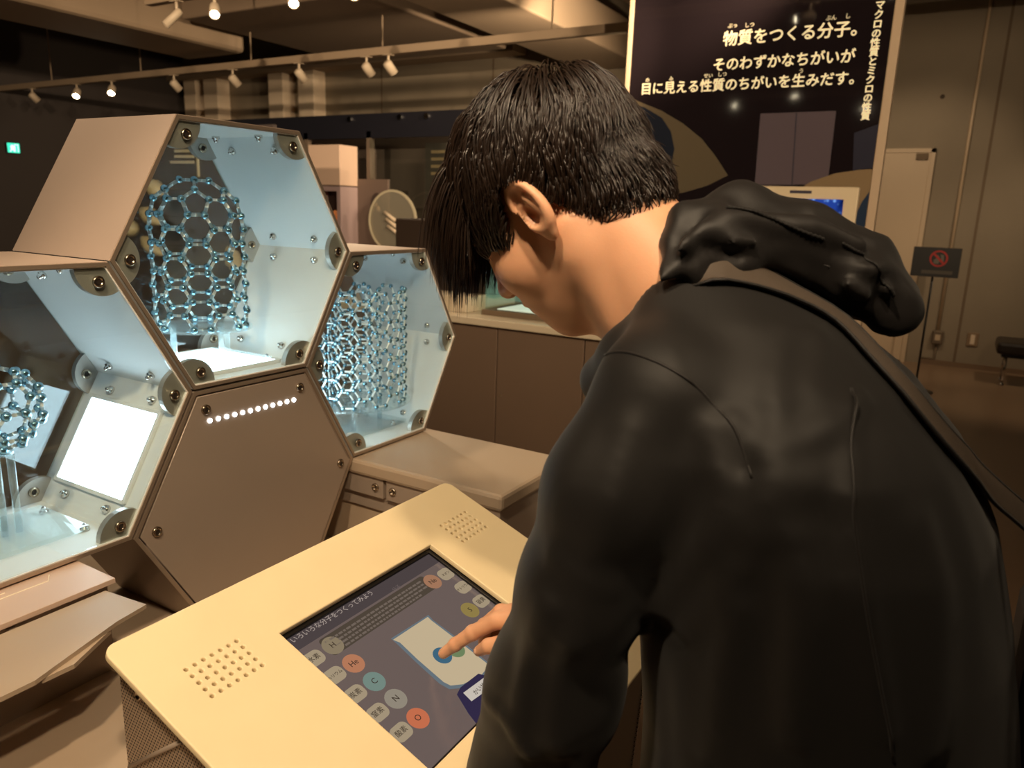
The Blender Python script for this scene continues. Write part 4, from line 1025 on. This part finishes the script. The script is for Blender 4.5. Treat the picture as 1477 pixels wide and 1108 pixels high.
def jacket_base(p):
    t = torso_d(p); l = sleeve_l(p); r_ = sleeve_r(p)
    t = smin(t, caps(p, (.712, .232, 1.298), LSH+np.array([.02, 0, .0]), .046, .052), .03)
    t = smin(t, caps(p, (.83, .255, 1.315), RSH+np.array([-.02, 0, .0]), .052, .066), .03)
    t = smin(t, chain(p, [(.716, .225, 1.305), (.708, .275, 1.280), (.735, .315, 1.245)], (.034, .032, .030), .02), .02)
    d = smin(t, l, .028); d = smin(d, r_, .03)
    return d, t, l, r_
def grad(f, P, h=.004):
    g = np.stack([f(P+np.eye(3)[i]*h)-f(P-np.eye(3)[i]*h) for i in range(3)], -1); return g/np.linalg.norm(g, axis=1)[:, None]
def march0(px, py, f, t=.3):
    q = ray(px, py)
    for _ in range(70):
        dd = f((C_O+q*t)[None])[0]; t += np.clip(dd, -.02, .3)*.7/np.linalg.norm(q)
        if abs(dd) < .0006: return C_O+q*t
    return None
FPX = [([(1062, 612), (1100, 660), (1110, 720), (1085, 770)], .006, .011), ([(1135, 470), (1120, 540), (1118, 610), (1130, 680)], .005, .010),
       ([(1240, 570), (1200, 612), (1150, 640), (1110, 650)], .006, .011), ([(1120, 690), (1060, 750), (1000, 810), (955, 880)], .006, .013),
       ([(1165, 690), (1120, 760), (1050, 830), (990, 910)], .005, .013), ([(1226, 590), (1226, 714), (1248, 869), (1280, 1060)], .004, .007),
       ([(1150, 780), (1160, 900), (1145, 1060)], .005, .014), ([(1060, 880), (1040, 980), (1030, 1090)], .005, .013), ([(1330, 760), (1360, 900), (1350, 1080)], .005, .016),
       ([(1180, 480), (1175, 560)], .004, .010), ([(1030, 620), (1045, 700), (1020, 780)], .006, .012),
       ([(905, 620), (880, 720), (850, 830), (830, 930)], .004, .012), ([(800, 800), (830, 830), (880, 850)], .004, .010), ([(790, 880), (760, 950), (745, 1050)], .005, .010),
       ([(700, 1005), (730, 1040), (765, 1095)], .006, .007), ([(820, 930), (800, 1010), (810, 1090)], .005, .012)]
FOLDS = []
for pl, am, wd in FPX:
    pts = [march0(x, y, lambda P: jacket_base(P)[0]) for x, y in pl]; pts = [q for q in pts if q is not None]
    if len(pts) > 1: FOLDS.append((pts, am, wd))
def jacket_sdf(p):
    d, t, l, r_ = jacket_base(p)
    w_ = p+.02*np.stack([wr(p, 9, 9, 9), wr(p, 9, 9, 9, 5), wr(p, 9, 9, 9, 9)], -1)
    onl = np.clip((t-l)/.05+.2, 0, 1)
    back = .005*(wr(w_, 16, 14, 4)-.5)+.004*(wr(w_, 34, 30, 9, 3)-.5)
    q = w_.copy(); q[:, 2] += .6*(p[:, 1]-.2)
    slv = .006*(wr(q, 26, 20, 6, 7)-.5)+.006*(wr(q, 16, 24, 24, 2)-.5)*np.clip((1.06-p[:, 2])/.15, .15, 1)
    d = d-(back*(1-onl)+slv*onl)
    near = np.abs(d) < .05; pn = p[near]; dn = np.zeros(len(pn))
    for pl, am, wd in FOLDS:
        e = chain(pn, pl, [0]*len(pl), .004); dn += -am*np.exp(-(e/wd)**2)+.12*am*np.exp(-((e-2.0*wd)/wd)**2)
    d[near] += dn
    d = np.maximum(d, -(caps(p, L_CH[4]+(LW-L_CH[3])*.12, LW+(LW-L_CH[3])*1.2, .05, .058)))
    d = np.maximum(d, -(caps(p, R_CH[4]+(R_CH[4]-R_CH[3])*.15, R_CH[4]+(R_CH[4]-R_CH[3])*1.4, .034, .04)))
    # neck opening
    d = np.maximum(d, -caps(p, (.765, .235, 1.33), (.755, .32, 1.46), .066, .09))
    return d
jv, jq = surface_nets(jacket_sdf, (.44, -.17, .67), (1.09, .49, 1.43), .0058)
jv = relax(jv, jq, 2, .45)
jacket = np_mesh('jacket', [(jv, jq)], cloth, person)
for spx in ([(872, 512), (905, 508), (960, 528), (1015, 566), (1060, 615), (1085, 690)], [(1228, 560), (1226, 640), (1230, 740), (1248, 870), (1272, 1000), (1290, 1100)]):
    pts = [march0(x, y, jacket_sdf) for x, y in spx]; pts = [q for q in pts if q is not None]
    P_ = np.array(pts); s_ = np.linspace(0, len(P_)-1, 40); P_ = np.stack([np.interp(s_, range(len(P_)), P_[:, i]) for i in range(3)], -1)
    for _ in range(3): P_[1:-1] = .5*P_[1:-1]+.25*(P_[2:]+P_[:-2])
    for _ in range(3): P_ = P_-grad(lambda P: jacket_base(P)[0], P_, .01)*(jacket_sdf(P_))[:, None]
    MB().tube([Vector(q) for q in P_], .0013, 6).obj('seam', hood_m, jacket, True)

# ---- hood lying behind the neck
def arc_pts(n=13):
    # collar ring, from the left collar bone round the nape to the right
    out = []
    for k in range(n):
        a = math.radians(-160+320*k/(n-1)); out.append(np.array([.768+.083*math.sin(a), .262-.078*math.cos(a), 1.352+.050*(math.cos(a))*.75-.012]))
    return out
RING = arc_pts()
HC1 = [at(954, 400, .69), at(992, 338, .73), at(1062, 320, .755), at(1150, 343, .765), at(1228, 386, .755), at(1286, 450, .735)]
HC2 = [at(965, 384, .69), at(1040, 335, .70), at(1150, 345, .715), at(1225, 388, .72), at(1275, 438, .725)]
HC3 = [at(1080, 345, .86), at(1150, 352, .84), at(1220, 385, .81), at(1280, 440, .77)]
HFOLD = [([at(962, 372, .67), at(1010, 330, .69), at(1080, 318, .70), at(1170, 325, .70), at(1240, 350, .70)], .008, .008),
         ([at(1020, 335, .69), at(1060, 345, .685), at(1120, 348, .68), at(1200, 385, .69)], .006, .007),
         ([at(1282, 418, .70), at(1304, 450, .695), at(1302, 482, .70)], .007, .006),
         ([at(1040, 352, .67), at(1090, 352, .67), at(1160, 372, .68), at(1250, 430, .70)], .006, .007)]
HCI = [at(1080, 300, .79), at(1150, 320, .79), at(1210, 345, .785)]
def hood_sdf(p):
    d = chain(p, RING[4:9], (.010, .016, .018, .016, .010), .015)
    # pouch: soft lobes falling down the back to a rolled tip
    pz = p+.010*np.stack([wr(p, 14, 14, 14, 1), wr(p, 14, 14, 14, 4), wr(p, 14, 14, 14, 8)], -1)-.005
    c1 = chain(pz, HC1, (.006, .022, .029, .032, .031, .023), .03)
    c2 = chain(pz, HC2, (.006, .019, .022, .021, .016), .03)
    c3 = chain(pz, HC3, (.026, .036, .036, .028), .03)
    d = smin(d, smin(smin(c1, c2, .016), c3, .022), .02)
    d = smax(d, -chain(p, HCI, (.016, .022, .014), .02), .012)
    rr_ = ridged(wr(p+.02*wr(p, 8, 8, 8)[:, None], 10, 20, 26, 3)); d = d-.006*(rr_-.5)-.005*(ridged(wr(p+.01*wr(p, 20, 20, 20)[:, None], 24, 34, 46))-.5)
    for pl, am, wd in HFOLD:
        e = chain(p, pl, [0]*len(pl), .004); d = d-am*np.exp(-(e/wd)**2)+.8*am*np.exp(-((e-1.9*wd)/wd)**2)
    d = np.maximum(d, -caps(p, from_head(np.array([[-.035, 0, -.02]]))[0], np.array([.765, .24, 1.32]), .0625, .072))
    return d
gv, gq = surface_nets(hood_sdf, (.60, -.03, 1.23), (1.0, .40, 1.49), .0042)
gv = relax(gv, gq, 2, .45)
hood = np_mesh('hood', [(gv, gq)], hood_m, person)
for spx in ([(1048, 300), (1080, 304), (1115, 316), (1150, 332), (1188, 346)], [(1215, 352), (1245, 368), (1270, 395), (1290, 428)]):
    pts = [march0(x, y, hood_sdf, .5) for x, y in spx]; pts = [Vector(q) for q in pts if q is not None]
    if len(pts) > 2:
        P_ = np.array(pts); s_ = np.linspace(0, len(P_)-1, 46); P_ = np.stack([np.interp(s_, range(len(P_)), P_[:, i]) for i in range(3)], -1)
        for _ in range(3): P_ = P_-grad(hood_sdf, P_, .006)*np.clip(hood_sdf(P_), -.01, .01)[:, None]
        MB().tube([Vector(q)+Vector((0, 0, .0012*(i % 2))) for i, q in enumerate(P_)], .0017, 6).obj('hood_seam', cloth, hood, True)

# ---- dark shirt under the open collar
def shirt_sdf(p):
    d = chain(p, [(.765, .225, 1.30), (.775, .13, 1.15), (.79, .04, .98), (.79, .02, .86)], (.084, .106, .111, .116), .05)
    d = smin(d, caps(p, LSH+np.array([.02, 0, -.005]), (.905, .24, 1.255), .058, .058), .04)
    return np.maximum(d, -caps(p, (.765, .235, 1.32), (.755, .33, 1.45), .074, .10))
wv_, wq_ = surface_nets(shirt_sdf, (.56, -.12, .74), (1.0, .40, 1.42), .01)
np_mesh('shirt', [(relax(wv_, wq_, 1), wq_)], shirt_m, person)

# ---- trousers and shoes
def trouser_sdf(p):
    d = ell(p, (.79, .03, .86), (.18, .145, .16))
    for s in (-1, 1): d = smin(d, chain(p, [(.79+s*.09, .03, .84), (.79+s*.1, .06, .47), (.79+s*.105, .0, .06)], (.108, .082, .07), .03), .04)
    return np.maximum(d, .045-p[:, 2])-.004*(ridged(wr(p, 14, 14, 9))-.5)
uv, uq = surface_nets(trouser_sdf, (.56, -.16, .02), (1.02, .22, 1.04), .012)
np_mesh('trousers', [(relax(uv, uq, 1), uq)], trouser_m, person)
for s in (-1, 1):
    x = .79+s*.105
    sv, sq = surface_nets(lambda p: np.maximum(smin(ell(p, (x, .085, .03), (.046, .12, .05)), ell(p, (x, -.01, .05), (.042, .075, .07)), .03), .012-p[:, 2]), (x-.07, -.13, -.01), (x+.07, .23, .15), .007)
    so = np_mesh('shoe', [(relax(sv, sq, 1), sq)], mat('black_shoe', srgb(28, 26, 26), .5), person)
    pts = [(x+.046*math.cos(a_)*(1+.1*math.sin(a_)), .045+.155*math.sin(a_)) for a_ in np.linspace(0, 2*math.pi, 24, endpoint=False)]
    MB().prism(pts, 2, 0, .018).obj('sole', mat('white_sole', srgb(190, 184, 176), .6), so)

# ---- hair: an under-layer cap and combed strands
whorl = np.array([-.075, 0, .105])
def cap_shape(q): return smin(ell(q, (-.018, 0, .043), (.107, .090, .086)), ell(q, (-.060, 0, -.016), (.062, .066, .074)), .02)
def hairline(q):
    """negative where hair grows (head coordinates)"""
    x, y, z = q[:, 0], np.abs(q[:, 1]), q[:, 2]
    low = np.interp(x, [-.13, -.10, -.08, -.05, -.028, -.018, .0, .018, .03, .045, .06, .075, .10, .13], [-.082, -.086, -.086, -.060, -.006, .034, .040, .012, -.014, .012, .036, .05, .058, .06])
    return low-z
def cap_sdf(p):
    q = to_head(p); return smax(cap_shape(q)+.006, hairline(q)*.7+.004, .012)+.0025*(ridged(vnoise(q*np.array([60, 60, 25])))-.5)
cv, cq = surface_nets(cap_sdf, H_O-np.array([.15, .16, .12]), H_O+np.array([.15, .18, .17]), .0035)
hair = np_mesh('hair', [(cv, cq)], scalp_m, person)
def strands(n, seed, segs=11):
    g = np.random.default_rng(seed)
    u = g.normal(size=(n*6, 3)); u /= np.linalg.norm(u, axis=1)[:, None]
    q = np.array([-.018, 0, .043])+u*np.array([.101, .084, .080])
    m_ = len(q)//5; lowq = np.array([-.060, 0, -.016])+u[:m_]*np.array([.056, .060, .068]); lowq = lowq[ell(lowq, (-.018, 0, .043), (.100, .083, .079)) > 0]
    q = np.concatenate([q, lowq]); q = q[g.permutation(len(q))]; q = q[(hairline(q) < -.002) & ((q[:, 2] > -.02) | (q[:, 0] < -.03))][:n]; n = len(q)
    down = HB @ np.array([0, 0, -1.]); C0 = np.array([-.018, 0, .043])
    nrm = (q-C0)/np.array([.107, .090, .086])**2; nrm /= np.linalg.norm(nrm, axis=1)[:, None]
    fl = q-whorl; fl[:, 0] += .012
    # forward sweep on top, downward on the sides
    fl = fl+np.array([.05, 0, -.03])*np.clip(q[:, 2:3]-.07, 0, .1)*8
    d = fl-(fl*nrm).sum(1)[:, None]*nrm; d /= np.linalg.norm(d, axis=1)[:, None]+1e-9
    front = np.clip((q[:, 0]+.01)/.07, 0, 1)*np.clip((q[:, 2]-.03)/.05, 0, 1); nape = np.clip((-.03-q[:, 0])/.05, 0, 1)*np.clip((.06-q[:, 2])/.07, 0, 1)
    top = np.clip((q[:, 2]-.07)/.05, 0, 1)
    ln = (.056+.050*top+.050*front-.026*nape)*g.uniform(.75, 1.15, n)
    lift = .003+.010*g.random(n)*(.4+top)
    # clumping: neighbours share a bend
    cl = vnoise(q*55+seed)*2-1; cl2 = vnoise(q*48+17)*2-1
    side = np.cross(d, nrm); d = d+side*(cl*.45)[:, None]+nrm*(.10+.25*top*g.random(n))[:, None]; d /= np.linalg.norm(d, axis=1)[:, None]
    pts = [q.copy()]; p = q.copy()
    for k in range(segs):
        st = (ln/segs)[:, None]; gr = (.03+front*(.22+.45*(k/segs))+.06*(k/segs))[:, None]
        d = d*(1-gr)+down*gr+side*(cl2*.05)[:, None]; d /= np.linalg.norm(d, axis=1)[:, None]
        p = p+d*st
        h_ = cap_shape(p); want = lift*(1-.45*k/segs)*np.where(nape > .4, .35, 1)
        n2 = (p-C0)/np.array([.107, .090, .086])**2; n2 /= np.linalg.norm(n2, axis=1)[:, None]
        inside = h_ < want-.004; p = np.where(inside[:, None], p+n2*(want-.004-h_)[:, None], p)
        far = (h_ > want+.003) & (front < .35); p = np.where(far[:, None], p-n2*((h_-want-.003)*.7)[:, None], p)
        d2 = p-pts[-1]; d = .5*d+.5*d2/(np.linalg.norm(d2, axis=1)[:, None]+1e-9); pts.append(p.copy())
    P = np.stack(pts, 1)
    # trim: strands stop at the hair line around the ear and nape, and hang free only in front
    hl_ = hairline(P.reshape(-1, 3)).reshape(P.shape[:2]); lim = np.where(P[..., 0] > .04, .05, np.where(P[..., 0] < -.045, .010, .004))
    bad = hl_ > lim*(.5+g.random((len(P), 1)))
    for k in range(1, P.shape[1]): P[:, k] = np.where(bad[:, k:k+1], P[:, k-1]+(P[:, k-1]-P[:, max(k-2, 0)])*.03, P[:, k]); bad[:, k:] |= bad[:, k:k+1]
    return P
fly = strands(220, 21); k_ = np.linspace(0, 1, fly.shape[1])[None, :, None]
fly = fly+k_**2*np.random.default_rng(2).normal(size=(len(fly), 1, 3))*.007
ST = np.concatenate([strands(5200, 5), strands(2600, 9), fly]); ns, npt = ST.shape[:2]
# keep strands out of the ear and off the cheek
W3 = from_head(ST.reshape(-1, 3)).reshape(ns, npt, 3)
tg = np.gradient(W3, axis=1); tg /= np.linalg.norm(tg, axis=2)[..., None]+1e-9
ref = rng.normal(size=(ns, 1, 3)); s1 = np.cross(tg, ref); s1 /= np.linalg.norm(s1, axis=2)[..., None]+1e-9; s2 = np.cross(tg, s1)
prof = np.interp(np.linspace(0, 1, npt), [0, .15, .6, 1], [.7, 1, .85, .12])*1.0
rad = (.00062+.0005*rng.random((ns, 1)))*prof[None]
ring = np.stack([W3+rad[..., None]*(s1*math.cos(a_)+s2*math.sin(a_)) for a_ in (0, 2.094, 4.189)], 2)
V = ring.reshape(-1, 3); base = (np.arange(ns)[:, None, None]*npt+np.arange(npt-1)[None, :, None])*3
fs = []
for k in range(3):
    k2 = (k+1) % 3; fs.append(np.stack([base+k, base+k2, base+3+k2, base+3+k], -1).reshape(-1, 4))
so = np_mesh('hair_strands', [(V, np.concatenate(fs))], hair_m, hair); so['kind'] = 'stuff'
# eyebrow and lashes of the visible side
mb = MB()
for k in range(40):
    t_ = k/39; c = np.array([.083-.018*t_, .018+.028*t_, .040+.006*math.sin(t_*3)]); a_ = from_head(c); b_ = from_head(c+np.array([-.006, .006, .002])); mb.tube([a_, b_], [.0006, .0002], 4)
for k in range(26):
    t_ = k/25; c = np.array([.0855-.010*t_, .022+.020*t_, .0125]); mb.tube([from_head(c), from_head(c+np.array([.005, .003, -.006]))], [.0004, .0001], 4)
mb.obj('brow_and_lashes', scalp_m, person)['kind'] = 'stuff'

# ------------------------------------------------------------------ shoulder bag worn across the back
bag = thing('shoulder_bag', 'black shoulder bag with wide webbing strap across the visitor\'s back', 'bag', (1.0, -.12, .80))
def web():
    M = mat('webbing', srgb(82, 72, 63), .42, spec=.45); nt = M.node_tree; N = nt.nodes; L = nt.links; b = N['Principled BSDF']
    tc = N.new('ShaderNodeUVMap'); wv = N.new('ShaderNodeTexWave'); wv.inputs['Scale'].default_value = 12; wv.bands_direction = 'DIAGONAL'
    L.new(tc.outputs[0], wv.inputs['Vector']); bp = N.new('ShaderNodeBump'); bp.inputs['Strength'].default_value = .7; bp.inputs['Distance'].default_value = .0015
    L.new(wv.outputs['Fac'], bp.inputs['Height']); L.new(bp.outputs[0], b.inputs['Normal']); return M
JB = lambda P: jacket_sdf(P)
def march(px, py):
    q = ray(px, py); t = .3
    for _ in range(90):
        dd = min(jacket_sdf((C_O+q*t)[None])[0], 1)
        t += max(dd, -.01)*.6/np.linalg.norm(q)
        if abs(dd) < .0006: return C_O+q*t
    return None
SPX = [(1000, 393), (1050, 380), (1100, 389), (1150, 416), (1200, 456), (1250, 509), (1300, 568), (1345, 622), (1390, 675)]
sp = [march(*p) for p in SPX]; sp = [p for p in sp if p is not None]
sp = [np.array([.745, .30, 1.22]), np.array([.74, .295, 1.27]), np.array([.722, .268, 1.318])]+sp
BT = np.array([1.035, -.165, 1.035]); sp += [sp[-1]+(BT-sp[-1])*.5, BT]
def smooth_path(P, n):
    P = np.array(P); s_ = np.r_[0, np.cumsum(np.linalg.norm(np.diff(P, axis=0), axis=1))]; x = np.linspace(0, s_[-1], n)
    Q = np.stack([np.interp(x, s_, P[:, i]) for i in range(3)], -1)
    for _ in range(6): Q[1:-1] = .5*Q[1:-1]+.25*(Q[2:]+Q[:-2])
    return Q, s_[-1]
SPP, slen = smooth_path(sp, 60)
for _ in range(5):
    dd = jacket_sdf(SPP); g_ = grad(lambda P: jacket_base(P)[0], SPP, .015); SPP = np.where((dd < .003)[:, None] & (np.arange(60) > 2)[:, None], SPP+g_*np.clip(.003-dd, 0, .02)[:, None], SPP)
    SPP[1:-1] = .7*SPP[1:-1]+.15*(SPP[2:]+SPP[:-2])
NN = grad(lambda P: jacket_base(P)[0], SPP, .02)
TT = np.gradient(SPP, axis=0); TT /= np.linalg.norm(TT, axis=1)[:, None]
NN -= (NN*TT).sum(1)[:, None]*TT; NN /= np.linalg.norm(NN, axis=1)[:, None]
for _ in range(4): NN[1:-1] = .5*NN[1:-1]+.25*(NN[2:]+NN[:-2]); NN /= np.linalg.norm(NN, axis=1)[:, None]
BB = np.cross(TT, NN); hw_ = .0185
vs = []; off = np.linspace(-1, 1, 9)
dep = np.maximum(0, -np.min([jacket_sdf(SPP+BB*o_*hw_) for o_ in (-1, 0, 1)], axis=0))
for k in range(6): dep[1:-1] = np.maximum(dep[1:-1], .5*(dep[2:]+dep[:-2]))
for i in range(60):
    for o_ in off: vs.append(SPP[i]+BB[i]*o_*hw_+NN[i]*(.0045+dep[i]-.002*o_*o_))
fs = [(i*9+j, i*9+j+1, i*9+j+10, i*9+j+9) for i in range(59) for j in range(8)]
sm_ = MB().add(vs, fs); so = sm_.obj('strap', web(), bag, True)
uvl = so.data.uv_layers.new(name='UVMap')
for lp in so.data.loops: i, j = divmod(lp.vertex_index, 9); uvl.data[lp.index].uv = (i/59*slen*20, j/8)
md = so.modifiers.new('thickness', 'SOLIDIFY'); md.thickness = .0028; md.offset = 0
for e_ in (0, 8): MB().tube([Vector(vs[i*9+e_])+Vector(NN[i])*.001 for i in range(60)], .0016, 5).obj('strap_binding', hood_m, so, True)
bgm = mat('bag_fabric', srgb(34, 30, 29), .6, bump=.1, bscale=400)
MB().box(.93, 1.06, -.30, -.11, .74, 1.02, .025).obj('bag_body', bgm, bag)
MB().box(1.05, 1.075, -.28, -.13, .78, .92, .01).obj('bag_pocket', bgm, bag)
MB().tube([(1.0, -.29, 1.022), (1.0, -.12, 1.022)], .004, 6).obj('zip', chrome, bag)
k_ = 55; MB().box(-.026, .026, -.012, .012, -.003, .003, .001).obj('buckle', chrome, bag)
put(bpy.data.objects['buckle'], rotM(BB[k_], TT[k_], NN[k_], SPP[k_]+NN[k_]*.008))
